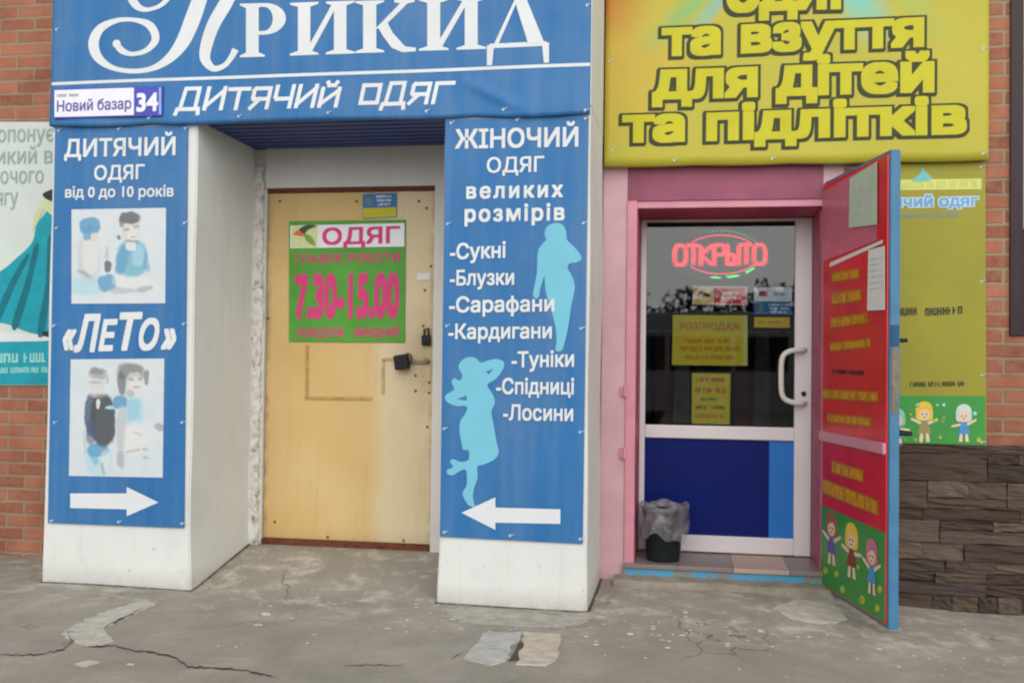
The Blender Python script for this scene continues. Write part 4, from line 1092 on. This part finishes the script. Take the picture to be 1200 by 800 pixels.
sheet('silhouette', PF, s1([(447, 390), (472, 396), (485, 420), (488, 448), (506, 466), (530, 492), (538, 514), (522, 527), (498, 530), (490, 546), (504, 570), (515, 605), (511, 640), (502, 680), (497, 720), (488, 770), (478, 810), (468, 832), (448, 830), (452, 800), (448, 750), (440, 715), (428, 672), (414, 625), (410, 575), (404, 590), (394, 622), (392, 642), (382, 652), (370, 640), (376, 605), (384, 560), (386, 500), (395, 472), (416, 448), (410, 430), (420, 402)]), HL, SILH, br, smooth=3)
sheet('silhouette', PF, s2([(112, 91), (135, 92), (150, 105), (165, 101), (193, 95), (214, 104), (211, 125), (190, 152), (168, 166), (182, 190), (190, 214), (180, 240), (185, 270), (190, 300), (195, 328), (200, 350), (190, 370), (160, 385), (141, 391), (142, 420), (132, 450), (129, 478), (134, 500), (116, 496), (101, 470), (104, 455), (112, 440), (110, 400), (90, 405), (75, 414), (60, 412), (58, 400), (75, 392), (66, 378), (74, 370), (95, 378), (117, 372), (117, 346), (103, 345), (98, 328), (92, 290), (95, 265), (108, 245), (112, 225), (85, 225), (60, 215), (52, 200), (60, 190), (78, 178), (70, 160), (78, 148), (92, 155), (100, 140), (90, 120), (94, 104)]), HL, SILH, br, smooth=3)
sheet('silhouette_gap', PF, s2([(165, 130), (186, 122), (172, 138)]), HL + .0006, BLUE, br)
sheet('silhouette_gap', PF, s2([(85, 205), (112, 196), (112, 210)]), HL + .0006, BLUE, br)
sheet('arrow', PF, [(541.5, 600), (581, 582), (581, 594), (657, 596), (657, 613), (581, 611.5), (581, 620)], HL, PRINT_WHITE, br)
fixings(PF, [(529, 145), (606, 141), (686, 140), (525, 263), (684, 262), (524, 382), (681, 385), (521, 502), (680, 506), (521, 623), (598, 627), (680, 631)], .013, br)

PP = Pl((0, -0.044, 0), (1, 0, 0), (0, 0, 1), (0, -1, 0))
pt = banner('street_plate', [(63, 104.5), (190, 101), (190, 135.5), (63, 139)], 'small white house number plate with a violet block at the blue banner corner', 'sign', PP, NAVYPLATE, 0.0, 0.012)
sheet('plate_face', PP, [(64, 106), (157, 103), (157, 135), (64, 137.5)], .0015, PLATEW, pt)
sheet('plate_rim', PP, [(186.3, 102.5), (189, 102.5), (189, 134.2), (186.3, 134.3)], .0015, plain('plate_rim_blue', lin(150, 170, 220), .4), pt)
b = MB(); pseudo(PP, (67, 114), (92, 113.2), 3.2, .003, b, RND, wl=2.6); b.build('lettering', GREYTXT, pt)
text('lettering', 'Новий базар', PP, (67, 131), (154, 127.5), 13, .003, INKBLUE, pt, .012)
text('lettering', '34', PP, (160, 130.5), (185.5, 129.5), 22, .003, PLATEW, pt, .035)

# ------------------------------------------------------------------ signs on the yellow door
PS = facade(YD - 0.006)
ho = banner('opening_hours_board', [(339, 259.5), (475.5, 257.5), (474.5, 401), (339, 400)], 'green opening hours board with magenta numerals on the yellow door', 'sign', PS, LIME, 0.004, 0.009)
sheet('header_strip', PS, [(340.5, 264.5), (474, 261.5), (474, 289), (340.5, 291)], .0055, PLATEW, ho)
sheet('printed_picture', PS, [(342, 265), (373, 264.5), (372, 290), (342, 290.3)], .0065, plain('print_pale_green', lin(206, 216, 156), .5, .1, 60), ho)
b = MB()
sheet('', PS, [(344, 274), (352, 269), (358, 272), (357, 277), (348, 276)], .0075, None, mb=b, idx=0, smooth=3)
sheet('', PS, [(351, 269), (360, 264), (372, 265), (362, 269), (357, 274)], .0080, None, mb=b, idx=1, smooth=3)
sheet('', PS, [(357, 274), (366, 278), (370, 288), (360, 283)], .0078, None, mb=b, idx=2, smooth=3)
b.build('printed_flower', [plain('print_orange', lin(220, 110, 70), .5), plain('print_leaf_dark', lin(60, 80, 50), .5), plain('print_leaf', lin(120, 160, 70), .5)], ho)
text('lettering', 'ОДЯГ', PS, (378, 286.5), (469, 284.5), 19.5, .0065, MAGENTA, ho, .025)
text('lettering', 'ГРАФІК РОБОТИ', PS, (346, 308.5), (469, 306), 10, .006, MAGENTA, ho, .03, space=1.15)
text('lettering', '7.30-15.00', PS, (346, 370.5), (468, 369.5), 50, .006, MAGENTA, ho, .045, ref='0')
text('lettering', 'ПОНЕДІЛОК', PS, (348, 394.5), (404, 394), 10, .006, MAGENTA, ho, .03)
text('lettering', 'ВИХІДНИЙ', PS, (416, 394), (467.5, 393.5), 10, .006, MAGENTA, ho, .03)
st_ = banner('sticker', [(425, 227.5), (465, 226), (465, 254.5), (425, 256)], 'small blue and yellow sticker above the green board on the yellow door', 'sticker', PS, plain('sticker_blue', lin(52, 110, 170), .5), .0015, .0065)
sheet('yellow_half', PS, [(425.5, 244), (464.6, 243), (464.6, 254), (425.5, 255.5)], .003, YLO, st_)
for k in range(3):
    b = MB(); pseudo(PS, (441 + k, 231.8 + 4.6 * k), (460 - k, 231.3 + 4.6 * k), 2.6, .003, b, RND, wl=2.2); b.build('lettering', PLATEW, st_)
b = MB(); disc(PS, (433, 236), 5, .003, b); b.build('emblem', plain('sticker_olive', lin(96, 124, 120), .5), st_)
st2 = banner('paper_sticker', [(489, 320), (504, 319.5), (504, 328), (489, 328.5)], 'tiny pale sticker at the right edge of the yellow door', 'sticker', PS, PAPER, .0015, .0065)
# padlock in its rubber cover
q = PD.hit(473, 424)
b = MB(); xf = Matrix.Translation((q.x, YD - 0.045, q.z)) @ Matrix.Rotation(R(-9), 4, 'Y')
b.bbox(-.046, .046, -.026, .026, -.048, .046, .012, 3, xf=xf)
pk = tag(b.build('padlock', BLACKM), 'black rubber covered padlock hanging on the hasp of the yellow door', 'padlock')
b = MB(); b.tube(smooth_line([(q.x + .02, YD - .04, q.z + .03), (q.x + .03, YD - .03, q.z + .055), (q.x + .055, YD - .022, q.z + .04), (q.x + .055, YD - .02, q.z + .005)], 4), .006, 8); b.build('shackle', STEEL, pk)

# ------------------------------------------------------------------ yellow signs
PY = facade(0.78)
oc = [(708, 194.5), (1158.5, 187)]
A0, A1 = PY.hit(*oc[0]), PY.hit(*oc[1])
nX, nZ = 60, 30; V = []
def over_y(x, z): return 0.776 - 0.004 * math.sin(4 * x + 1.5 * z) - 0.002 * math.sin(9 * x - 3 * z)
for j in range(nZ + 1):
    for i in range(nX + 1):
        u = i / nX; x = A0.x + (A1.x - A0.x) * u; zb = A0.z + (A1.z - A0.z) * u - 0.006 * abs(math.sin(u * math.pi * 4)); zt = 4.25
        z = zb + (zt - zb) * j / nZ
        V.append((x, over_y(x, z), z))
m = nX + 1; Fc = [(j * m + i, j * m + i + 1, (j + 1) * m + i + 1, (j + 1) * m + i) for j in range(nZ) for i in range(nX)]
n0 = len(V); ring = list(range(m)) + [j * m + nX for j in range(1, nZ + 1)] + [nZ * m + i for i in range(nX - 1, -1, -1)] + [j * m for j in range(nZ - 1, 0, -1)]
V += [(V[r][0], 0.82, V[r][2]) for r in ring]; L = len(ring)
Fc += [(ring[(k + 1) % L], ring[k], n0 + k, n0 + (k + 1) % L) for k in range(L)]
ob = tag(mk('banner', V, Fc, OVERHEAD, smooth=True), 'large yellow banner with dark outlined yellow lettering above the pink doorway', 'banner')
class Over(Pl):
    """the yellow cloth: its printing follows its ripples"""
    def off(s, p, h): return Vector((p.x, over_y(p.x, p.z) - h, p.z))
PYT = Over((0, 0.776, 0), (1, 0, 0), (0, 0, 1), (0, -1, 0))
MB_ = [('одяг', (851, 12.5), (1003, 8), 40), ('та взуття', (775, 64.5), (1083, 53), 32), ('для дітей', (764, 115), (1095, 106), 33.5), ('та підлітків', (729, 166), (1133, 155), 31.5)]
for s, a, e, hp in MB_:
    b = MB(); text('', s, PYT, a, e, hp, 0.0008, None, None, .044, ref='х', mb=b, grow=.044, drop=(-1.4, 1.8)); b.build('lettering_shadow', OLIVE, ob); b = MB(); text('', s, PYT, a, e, hp, .0022, None, None, .044, ref='х', mb=b, grow=.044)
    b.build('lettering_outline', OLIVE, ob)
    text('lettering', s, PYT, a, e, hp, .0037, YLO, ob, .044, ref='х')
fixings(PYT, [(714, 72), (790, 188), (905, 186), (1152, 180), (1153, 57), (718, 176)], .0, ob)

PW = facade(0.83)
yp = banner('poster', [(1046, 192.5), (1154.5, 190), (1155.5, 524), (1044, 523)], 'narrow yellow poster with a green foot on the brick wall behind the open door', 'poster', PW, plain('poster_yellow', lin(148, 142, 46), .5, .08, 3), .004, .014)
sheet('printed_meadow', PW, [(1045, 463.5), (1154.5, 463.5), (1154.5, 523.5), (1045, 522.5)], .0055, GREEN, yp)
sheet('printed_band', PW, [(1052, 211), (1150, 209.5), (1150, 222), (1052, 223)], .0055, plain('print_pale_lime', lin(206, 208, 120), .5), yp)
b = MB(); pseudo(PW, (1056, 221), (1146, 219.5), 8, .0065, b, RND, wl=6); b.build('lettering', plain('print_lime_shade', lin(190, 196, 96), .5), yp)
sheet('printed_bird', PW, [(1068, 212), (1078, 204), (1080, 197), (1086, 203), (1092, 210), (1082, 213)], .0075, plain('print_aqua', lin(110, 184, 180), .5), yp, smooth=3)
text('lettering_outline', 'дитячий одяг', PW, (1012, 243.5), (1146, 241), 10, .0058, plain('print_sky', lin(196, 214, 224), .5), yp, .04, ref='х', grow=.06)
text('lettering', 'дитячий одяг', PW, (1012, 243.5), (1146, 241), 10, .0075, plain('print_blue', lin(110, 160, 200), .5), yp, .035, ref='х')
b = MB(); pseudo(PW, (1058, 255.5), (1128, 254), 5, .0062, b, RND, wl=4.2); b.build('lettering', plain('print_slate', lin(128, 144, 140), .5), yp)
b = MB(); pseudo(PW, (1052, 370), (1076, 369), 9, .0062, b, RND, wl=6); b.build('lettering', INK, yp); b = MB(); pseudo(PW, (1084, 370), (1132, 367.5), 9, .0062, b, RND, wl=6); b.build('lettering', INK, yp)
b = MB(); pseudo(PW, (1066, 453), (1130, 452), 5.5, .0062, b, RND, wl=4.4); b.build('lettering', INK, yp)
kid(PW, 1083, 486, 16, yp, HY, plain('print_dress_sand', lin(150, 140, 90), .5), .0065)
kid(PW, 1129, 488, 15, yp, plain('print_hair_white', lin(196, 206, 200), .5), DB, .0090)
kid(PW, 1051, 493, 15, yp, plain('print_hair_mint', lin(140, 190, 170), .5), DB, .0110)
b = MB()
for k in range(26):
    x, y, r_ = RND.uniform(1050, 1150), RND.uniform(468, 520), RND.uniform(1.2, 3.2)
    sheet('', PW, [(x - r_, y), (x, y - r_), (x + r_, y + .5), (x, y + r_)], .0058 + .00005 * k, None, mb=b, smooth=3, th=.0004, idx=k % 3)
b.build('printed_flowers', [plain('print_leaf', lin(120, 160, 70), .5), plain('print_flower', lin(170, 180, 60), .5, .3, 60), plain('print_mint', lin(150, 206, 200), .5)], yp)
fixings(PW, [(1149, 196), (1150, 330), (1150, 440), (1150, 518)], .005, yp)

# white poster on the brick wall at the far left
PL_ = facade(0.80)
lp = banner('poster', [(-190, 143), (70, 143), (70, 451), (-195, 451)], 'white poster with a lady in a teal dress on the brick wall', 'poster', PL_, POSTERW, .0, .018)
sheet('printed_band', PL_, [(-194, 398), (70, 398), (70, 450.5), (-194, 450.5)], .0015, TEAL, lp)
for s, a, e in (('пропонує', (-25, 167), (63.5, 165.5)), ('великий вибір', (-40, 193), (99, 191)), ('жіночого', (-30, 215.5), (51, 214.5)), ('одягу', (-25, 241), (21, 240))):
    if e[0] > 75: s, e = 'великий ви', (74, 191)
    text('lettering', s, PL_, a, e, 14.5, .0025, GREYTXT, lp, 0.006, ref='х')
sheet('printed_swoosh', PL_, [(-60, 383), (0, 389), (35, 392), (70, 391), (70, 398), (20, 400), (-60, 399)], .0026, PRINT_WHITE, lp, smooth=3)
b = MB()
sheet('', PL_, [(64, 240), (44, 262), (38, 284), (20, 302), (0, 318), (-20, 322), (-30, 360), (-10, 375), (10, 380), (30, 388), (50, 392), (74, 390), (74, 246)], .0028, None, mb=b, idx=0, smooth=4)
for L in ([(40, 290), (30, 330), (14, 380), (22, 382), (36, 335), (46, 290)], [(56, 280), (54, 330), (44, 388), (52, 390), (60, 335), (62, 282)], [(30, 300), (12, 330), (-6, 372), (0, 376), (18, 335), (34, 302)]):
    sheet('', PL_, L, .0034, None, mb=b, idx=1, smooth=3)
sheet('', PL_, [(72, 228), (60, 232), (50, 236), (42, 250), (38, 270), (44, 262), (52, 246), (58, 250), (64, 254), (72, 250)], .0034, None, mb=b, idx=2, smooth=3)
sheet('', PL_, [(74, 222), (62, 222), (50, 228), (60, 236), (74, 234)], .0040, None, mb=b, idx=3, smooth=3)
sheet('', PL_, [(50, 388), (58, 388), (60, 394), (50, 394)], .0040, None, mb=b, idx=3)
b.build('printed_lady', [TEAL, TEALDK, plain('print_skin_olive', lin(196, 206, 160), .6), INK], lp)
b = MB(); pseudo(PL_, (-60, 426), (68, 424), 11, .0026, b, RND, wl=9); b.build('lettering', plain('print_mint', lin(150, 206, 200), .5), lp); b = MB(); pseudo(PL_, (-60, 438), (68, 436), 6.5, .0026, b, RND, wl=5); b.build('lettering', plain('print_mint', lin(150, 206, 200), .5), lp)

# ------------------------------------------------------------------ things on the glass door (behind the pane)
PI = facade(YG + 0.012)
PLV = Pl((0, YG + 0.030, 0), (1, 0, 0), (0, 0, 1), (0, -1, 0))
led = empty('led_sign', PLV.hit(844, 316), 'lit red dotted sign with an oval of green dashes in the glass door', 'sign')
b = MB(); frame_pts = []
for k in range(40):
    a = 2 * math.pi * k / 40; frame_pts.append((845 + 57 * math.cos(a), 300 + 29 * math.sin(a)))
b = MB(); LT = {
 'О': [[(.2, 0), (.8, 0), (1, .25), (1, .75), (.8, 1), (.2, 1), (0, .75), (0, .25), (.2, 0)]],
 'Т': [[(0, 1), (1, 1)], [(.5, 1), (.5, 0)]], 'К': [[(0, 0), (0, 1)], [(0, .5), (1, 1)], [(0, .5), (1, 0)]],
 'Р': [[(0, 0), (0, 1), (.8, 1), (1, .75), (.8, .5), (0, .5)]], 'Ы': [[(0, 1), (0, 0), (.55, 0), (.65, .25), (.55, .5), (0, .5)], [(1, 0), (1, 1)]]}
def dots(line, step, mb, wpx=1.55, hpx=.75, h=0.0, skip=None, idx=0):
    rest = 0.0; k = 0
    for (x0, y0), (x1, y1) in zip(line, line[1:]):
        L = math.hypot(x1 - x0, y1 - y0); s = rest
        while s < L:
            x, y = x0 + (x1 - x0) * s / L, y0 + (y1 - y0) * s / L; k += 1
            if not skip or skip(k): sheet('', PLV, [(x - wpx / 2, y - hpx / 2 + .2), (x + wpx / 2, y - hpx / 2 - .2), (x + wpx / 2, y + hpx / 2 - .2), (x - wpx / 2, y + hpx / 2 + .2)], h, None, mb=mb, idx=idx, th=.002)
            s += step
        rest = s - L
wd = 13.4; xs0 = 790.5
for i, ch in enumerate('ОТКРЫТО'):
    x0 = xs0 + i * 15.5
    for line in LT[ch]:
        for (dx, dy) in ((0, 0), (2.3, 1.1), (-2.3, 1.1), (1.1, -1.1), (-1.1, -2.0)):
            dots([(x0 + u * wd + dx, 310.6 - (i * .15) - v * 22.6 + dy) for u, v in line], 2.35, b, h=.0008 * (dx > 0) + .0016 * (dx < 0) + .0004 * (dy < 0))
b.build('lettering', LEDR, led)
arc = lambda a0, a1, rx, ry, n=24: [(845 + rx * math.cos(R(a0 + (a1 - a0) * k / n)), 299 - ry * math.sin(R(a0 + (a1 - a0) * k / n))) for k in range(n + 1)]
b = MB(); dots(arc(38, 142, 44, 23.5), 3.2, b, 2.0, 1.0); dots(arc(-34, -146, 44, 22), 3.2, b, 2.0, 1.0); b.build('oval', LEDR, led)
b = MB(); dots(arc(-35, -105, 47, 26.5), 2.0, b, 2.0, 1.2, skip=lambda k: k % 11 < 7); dots(arc(-38, -100, 46, 25.0), 2.6, b, 2.0, 1.0, skip=lambda k: k % 9 < 5); dots(arc(30, 112, 49, 28.5), 4.6, b, 1.4, .7); b.build('oval', LEDG, led)
b = MB()
PLB = facade(YG + 0.034)
sheet('', PLB, frame_pts, 0.0, None, mb=b, th=.006); b.build('backing', plain('led_backing', lin(38, 40, 44), .7), led)

def notice(name, cs, mat, label, cat, rows, mat2, parent=None):
    o = banner(name, cs, label, cat, PI, mat, .0, .0015)
    for m_, L in rows:
        for (a, e, hp) in L:
            b = MB(); pseudo(PI, a, e, hp, .0012, b, RND, wl=hp * .75); b.build('lettering', m_, o)
    return o
NY = plain('notice_yellow', lin(206, 184, 50), .7, .05, 20); ORN = plain('notice_orange', lin(196, 110, 50), .6)
n1 = notice('notice', [(788.5, 369), (876, 369.5), (876, 428.5), (787.5, 427.5)], NY, 'larger yellow paper notice with red rows taped inside the glass door', 'notice', [(ORN, [((803, 402), (858, 402), 5), ((797, 411), (868, 411), 5.5), ((803, 421), (860, 421), 5)])], None)
sheet('margin', PI, [(871, 370), (875.5, 370), (875.5, 428), (871, 428)], .0008, plain('notice_pale', lin(206, 204, 120), .7), n1)
text('lettering', 'РОЗПРОДАЖ', PI, (797, 386), (868, 386.5), 8.5, .0012, plain('print_faded_red', lin(196, 120, 70), .6), n1, .03)
n2 = notice('notice', [(811, 437), (856, 437.5), (855, 497), (810.5, 496)], NY, 'smaller upright yellow paper notice below the larger one in the glass door', 'notice', [(CRIMSON, [((816, 447), (851, 447.5), 5), ((815, 460), (850, 460.5), 6)]), (OLIVE, [((821, 469), (843, 469), 3), ((815, 479), (828, 479), 4), ((834, 479), (851, 479.5), 4)]), (ORN, [((814, 489.5), (850, 490), 5)])], None)
sA = banner('sticker', [(812, 335), (876, 335.5), (876, 357.5), (811.5, 356.5)], 'tan and red sticker with a black slipper shape in the glass door', 'sticker', PI, plain('sticker_pink', lin(222, 176, 168), .6), .0, .0015)
sheet('tan_half', PI, [(813, 336.5), (835, 336.5), (835, 355.5), (813, 355.2)], .0008, plain('sticker_tan', lin(216, 180, 100), .6), sA)
sheet('red_half', PI, [(837, 337), (873, 337.3), (873, 355.8), (837, 355.4)], .0008, plain('sticker_red', lin(206, 50, 56), .6), sA)
sheet('slipper', PI, [(818, 342), (823, 341), (828, 344), (833, 345), (831, 348), (825, 347), (821, 346), (816, 348)], .0016, INK, sA, smooth=2)
b = MB(); pseudo(PI, (846, 345), (865, 345), 3.2, .0016, b, RND, wl=2.8); pseudo(PI, (846, 351), (865, 351), 3.2, .0016, b, RND, wl=2.8); b.build('lettering', PLATEW, sA)
sB = banner('sticker', [(883.5, 336.5), (928, 336.8), (928, 353.3), (883.5, 353)], 'white card payment sticker with a red mark in the glass door', 'sticker', PI, PLATEW, .0, .0015)
sheet('red_mark', PI, [(889, 341), (900, 341), (900, 347), (889, 347)], .0008, CRIMSON, sB); b = MB(); pseudo(PI, (907, 346.5), (921, 347), 4, .0008, b, RND, wl=3.4); b.build('lettering', INKBLUE, sB)
sC = banner('sticker', [(884, 353.8), (928, 354), (928, 368.5), (884, 368)], 'blue sticker with white lines under the white sticker in the glass door', 'sticker', PI, plain('sticker_azure', lin(46, 110, 170), .6), .0, .0015)
b = MB(); disc(PI, (891, 361), 4.5, .0008, b); b.build('emblem', plain('sticker_olive', lin(96, 124, 120), .5), sC)

for k in range(3):
    b = MB(); pseudo(PI, (901 + k, 358.3 + 4.2 * k), (925 - k, 358.4 + 4.2 * k), 2.6, .0008, b, RND, wl=2.2); b.build('lettering', PLATEW, sC)

sD = banner('sticker', [(884, 371.5), (925.5, 371.8), (925.5, 384), (883.5, 383.6)], 'plain yellow strip sticker below the blue sticker in the glass door', 'sticker', PI, plain('sticker_yellow', lin(222, 186, 30), .6), .0, .0015)
b = MB(); pseudo(PI, (889, 379), (921, 379.2), 3, .0008, b, RND, wl=2.6); b.build('lettering', ORN, sD)

# papers taped to the open leaf
PLH = Pl(PLF.o + PLF.n * 0.016, PLF.u, PLF.v, PLF.n)
o = tag(sheet('notice', PLH, [(996, 209), (1028, 189.5), (1028, 263), (995, 267)], .002, plain('paper_mint', lin(178, 194, 176), .7, .06, 20), None, .0015), 'pale mint paper notice at the top of the open red door leaf', 'notice')
for k in range(4):
    b = MB(); pseudo(PLH, (1001, 225 + 9 * k), (1024, 218 + 9 * k), 3.5, .003, b, RND, wl=3); b.build('lettering', PALEGREY, o)

o = tag(sheet('notice', PLH, [(1018, 293), (1037, 288), (1037, 363), (1016.5, 364)], .002, PAPER, None, .0015), 'white paper sheet at the free edge of the open red door leaf', 'notice')

for k in range(6):
    b = MB(); pseudo(PLH, (1020, 305 + 7 * k), (1034, 303 + 7 * k), 2.2, .003, b, RND, wl=2); b.build('lettering', PALEGREY, o)


# ------------------------------------------------------------------ bin
PB_ = facade(0.97)
c0 = PB_.hit(777, 657); bz = 0.113
bx, by = c0.x, 0.97
b = MB(); n = 28; V = []; Fc = []
prof = [(0.0, bz), (.098, bz), (.102, bz + .006), (.126, bz + .30), (.132, bz + .302), (.132, bz + .315), (.12, bz + .313), (.096, bz + .02), (0, bz + .02)]
for r_, z in prof:
    for k in range(n): a = 2 * math.pi * k / n; V.append((bx + r_ * math.cos(a), by + r_ * math.sin(a), z))
for j in range(len(prof) - 1):
    for k in range(n): Fc.append((j * n + k, j * n + (k + 1) % n, (j + 1) * n + (k + 1) % n, (j + 1) * n + k))
binr = empty('waste_bin', (bx, by, bz), 'small black waste bin lined with a crumpled grey plastic bag on the tiled step', 'bin')
mk('bucket', V, Fc, BINBLK, binr, smooth=True)
V = []; Fc = []; n = 64; rr = random.Random(5)
ph_ = [rr.uniform(0, 6.28) for _ in range(8)]
rings = [(.09, .22), (.118, .30), (.136, .334), (.150, .348), (.158, .335), (.156, .29), (.160, .25), (.158, .215), (.152, .175), (.15, .15)]
for j, (r_, z) in enumerate(rings):
    for k in range(n):
        a = 2 * math.pi * k / n
        cr = sum(math.sin(a * (2 + 2 * q) + ph_[q] + j * .45 * (q % 3)) for q in range(6)) * .0042 * min(1, j / 3)
        zz = bz + z + (rr.uniform(-.003, .003) if 1 < j < 8 else 0) + (.022 * math.sin(a * 3 + 1) + .014 * math.sin(a * 7 + 2.2) if j >= 7 else 0) + (.012 * math.sin(a * 5) if 2 <= j <= 4 else 0)
        V.append((bx + (r_ + cr + rr.uniform(-.001, .001)) * math.cos(a), by + (r_ + cr) * math.sin(a), zz))
for j in range(len(rings) - 1):
    for k in range(n): Fc.append((j * n + k, j * n + (k + 1) % n, (j + 1) * n + (k + 1) % n, (j + 1) * n + k))
mk('bin_liner', V, Fc, BAG, binr)

# ------------------------------------------------------------------ broken slab in the pavement
slab = empty('drain_cover', (gplane(0).hit(600, 760)), 'broken pale concrete drain cover with a dark slot in front of the right pillar', 'drain cover')
def slab_piece(pts, mat, name):
    o = ground_piece(name, pts, mat, .006, .05, .5, 5); o.parent = slab; o.location = o.location - WL[slab.name]; return o
slab_piece([(566, 742), (612, 741), (608, 752), (599, 755), (595, 773), (575, 779), (543, 770)], SLABG, 'slab')
slab_piece([(613.5, 741), (657, 744), (653, 773), (640, 780), (606, 778), (613, 755)], SLABB, 'slab')
o = ground_piece('slot', [(608, 752), (615, 752), (608, 773), (596, 774)], CRACKM, .0035, .02, .1, 2); o.parent = slab; o.location = o.location - WL[slab.name]
# crumbs of cement and plaster: nobody could count them
b = MB(); rr = random.Random(21)
for k in range(210):
    zone = rr.random()
    if zone < .4: x, y = rr.uniform(-2.3, 1.6), rr.gauss(-.35, .35)
    elif zone < .7: x, y = rr.uniform(-4.5, 2.0), rr.uniform(-2.2, .5)
    else: x, y = rr.gauss(-.4, .8), rr.gauss(-.2, .2)
    if y > -.02 and (XL0 < x < XL1 or XR0 - .02 < x < XR1 + .02) or y > .6 and x > -.5: continue
    if y > .7: continue
    s = rr.uniform(.003, .010) * (2.0 if rr.random() < .06 else 1); z = gz(x, y)
    bb = bmesh.new(); bmesh.ops.create_icosphere(bb, subdivisions=1, radius=1)
    sx, sy, sz = s * rr.uniform(.8, 2.2), s * rr.uniform(.7, 1.2), s * rr.uniform(.25, .5)
    for v in bb.verts: v.co = Vector((x + v.co.x * sx * rr.uniform(.8, 1.2), y + v.co.y * sy * rr.uniform(.8, 1.2), z + sz * .5 + v.co.z * sz))
    b.bm(bb, 0 if rr.random() < .6 else 1)
tag(b.build('rubble_crumbs', [CEMENT, SLABG]), 'pale crumbs of cement and plaster scattered on the pavement', 'rubble', kind='stuff')

# ------------------------------------------------------------------ across the street, seen mirrored in the glass
van = empty('minibus', (0.8, -14.5, 0), 'white minibus with dark windows parked across the street from the shops', 'minibus')
b = MB(); prof = [(-2.6, .35), (3.0, .35), (3.05, .9), (2.75, 1.2), (2.35, 2.15), (2.1, 2.36), (1.6, 2.44), (-2.4, 2.42), (-2.6, 2.25)]
prof = [tuple(p) for p in prof]
def vslice(y, k): return [(0.8 + x * k, y, .35 + (z - .35) * (k if z > 1.2 else 1)) for x, z in prof]
S = [vslice(-15.4, .97), vslice(-15.32, 1), vslice(-13.68, 1), vslice(-13.6, .97)]
m = len(prof); V = [v for s in S for v in s]; Fc = [list(range(m)), [3 * m + i for i in range(m)][::-1]]
for j in range(3): Fc += [(j * m + i, (j + 1) * m + i, (j + 1) * m + (i + 1) % m, j * m + (i + 1) % m) for i in range(m)]
mk('body', V, Fc, VANW, van)
for x0, x1 in ((-2.3, -1.25), (-1.15, .1), (.2, 1.25), (1.4, 2.25)):
    P = [(0.8 + x0, 1.2), (0.8 + x1 + (.25 if x1 > 2 else 0), 1.2), (0.8 + x1 - (.1 if x1 > 2 else 0), 1.92), (0.8 + x0, 1.92)]
    V = [(x, -13.59, z) for x, z in P] + [(x, -13.62, z) for x, z in P]
    mk('window', V, [(0, 1, 2, 3), (4, 7, 6, 5), (0, 4, 5, 1), (1, 5, 6, 2), (2, 6, 7, 3), (3, 7, 4, 0)], VANG, van)
for x in (-1.6, 2.0):
    for y in (-15.2, -13.8):
        b = MB(); b.tube([(.8 + x, y - .11, .34), (.8 + x, y + .13, .34)], .34, 20); b.build('wheel', TYRE, van)
def tree(x, y, h, seed):
    r_ = random.Random(seed)
    t = empty('tree', (x, y, 0), 'dark leafy street tree standing across the street behind the minibus', 'tree', 'trees across the street')
    b = MB(); b.tube([(x, y, -.1), (x + .1, y, h * .3), (x + r_.uniform(-.3, .3), y, h * .75)], [.2, .15, .05], 8)
    for k in range(5):
        a = r_.uniform(0, 6.28); b.tube([(x + .1, y, h * (.3 + .06 * k)), (x + math.cos(a) * 1.2, y + math.sin(a) * 1.2, h * (.55 + .07 * k))], [.07, .02], 6)
    b.build('trunk', BARK, t)
    b = MB(); cl = [(x + r_.gauss(0, 1.1), y + r_.gauss(0, 1.0), h * r_.uniform(.38, .95), r_.uniform(.5, 1.0)) for _ in range(20)]
    for k in range(2200):
        cx_, cy_, cz_, cr_ = r_.choice(cl); d = Vector((r_.gauss(0, 1), r_.gauss(0, 1), r_.gauss(0, 1))).normalized() * cr_ * r_.random() ** .4
        p = Vector((cx_, cy_, cz_)) + d; u = Vector((r_.gauss(0, 1), r_.gauss(0, 1), r_.gauss(0, 1))).normalized(); v = u.orthogonal().normalized(); s = r_.uniform(.07, .14)
        b.add([p - u * s, p + v * s * .6, p + u * s, p - v * s * .6], [(0, 1, 2, 3)])
    b.build('crown', LEAF, t)
for k in range(7): tree(-7.5 + k * 2.7 + random.uniform(-.4, .4), -24 + random.uniform(-1.5, 1.5), random.uniform(3.4, 4.6), 40 + k)
b = MB(); b.tube([(-30 + 3 * k, -9 , 5.2 + .0022 * (-30 + 3 * k + 2) ** 2) for k in range(21)], .012, 6)
tag(b.build('overhead_wire', BLACKM), 'thin black wire strung high along the street', 'wire')
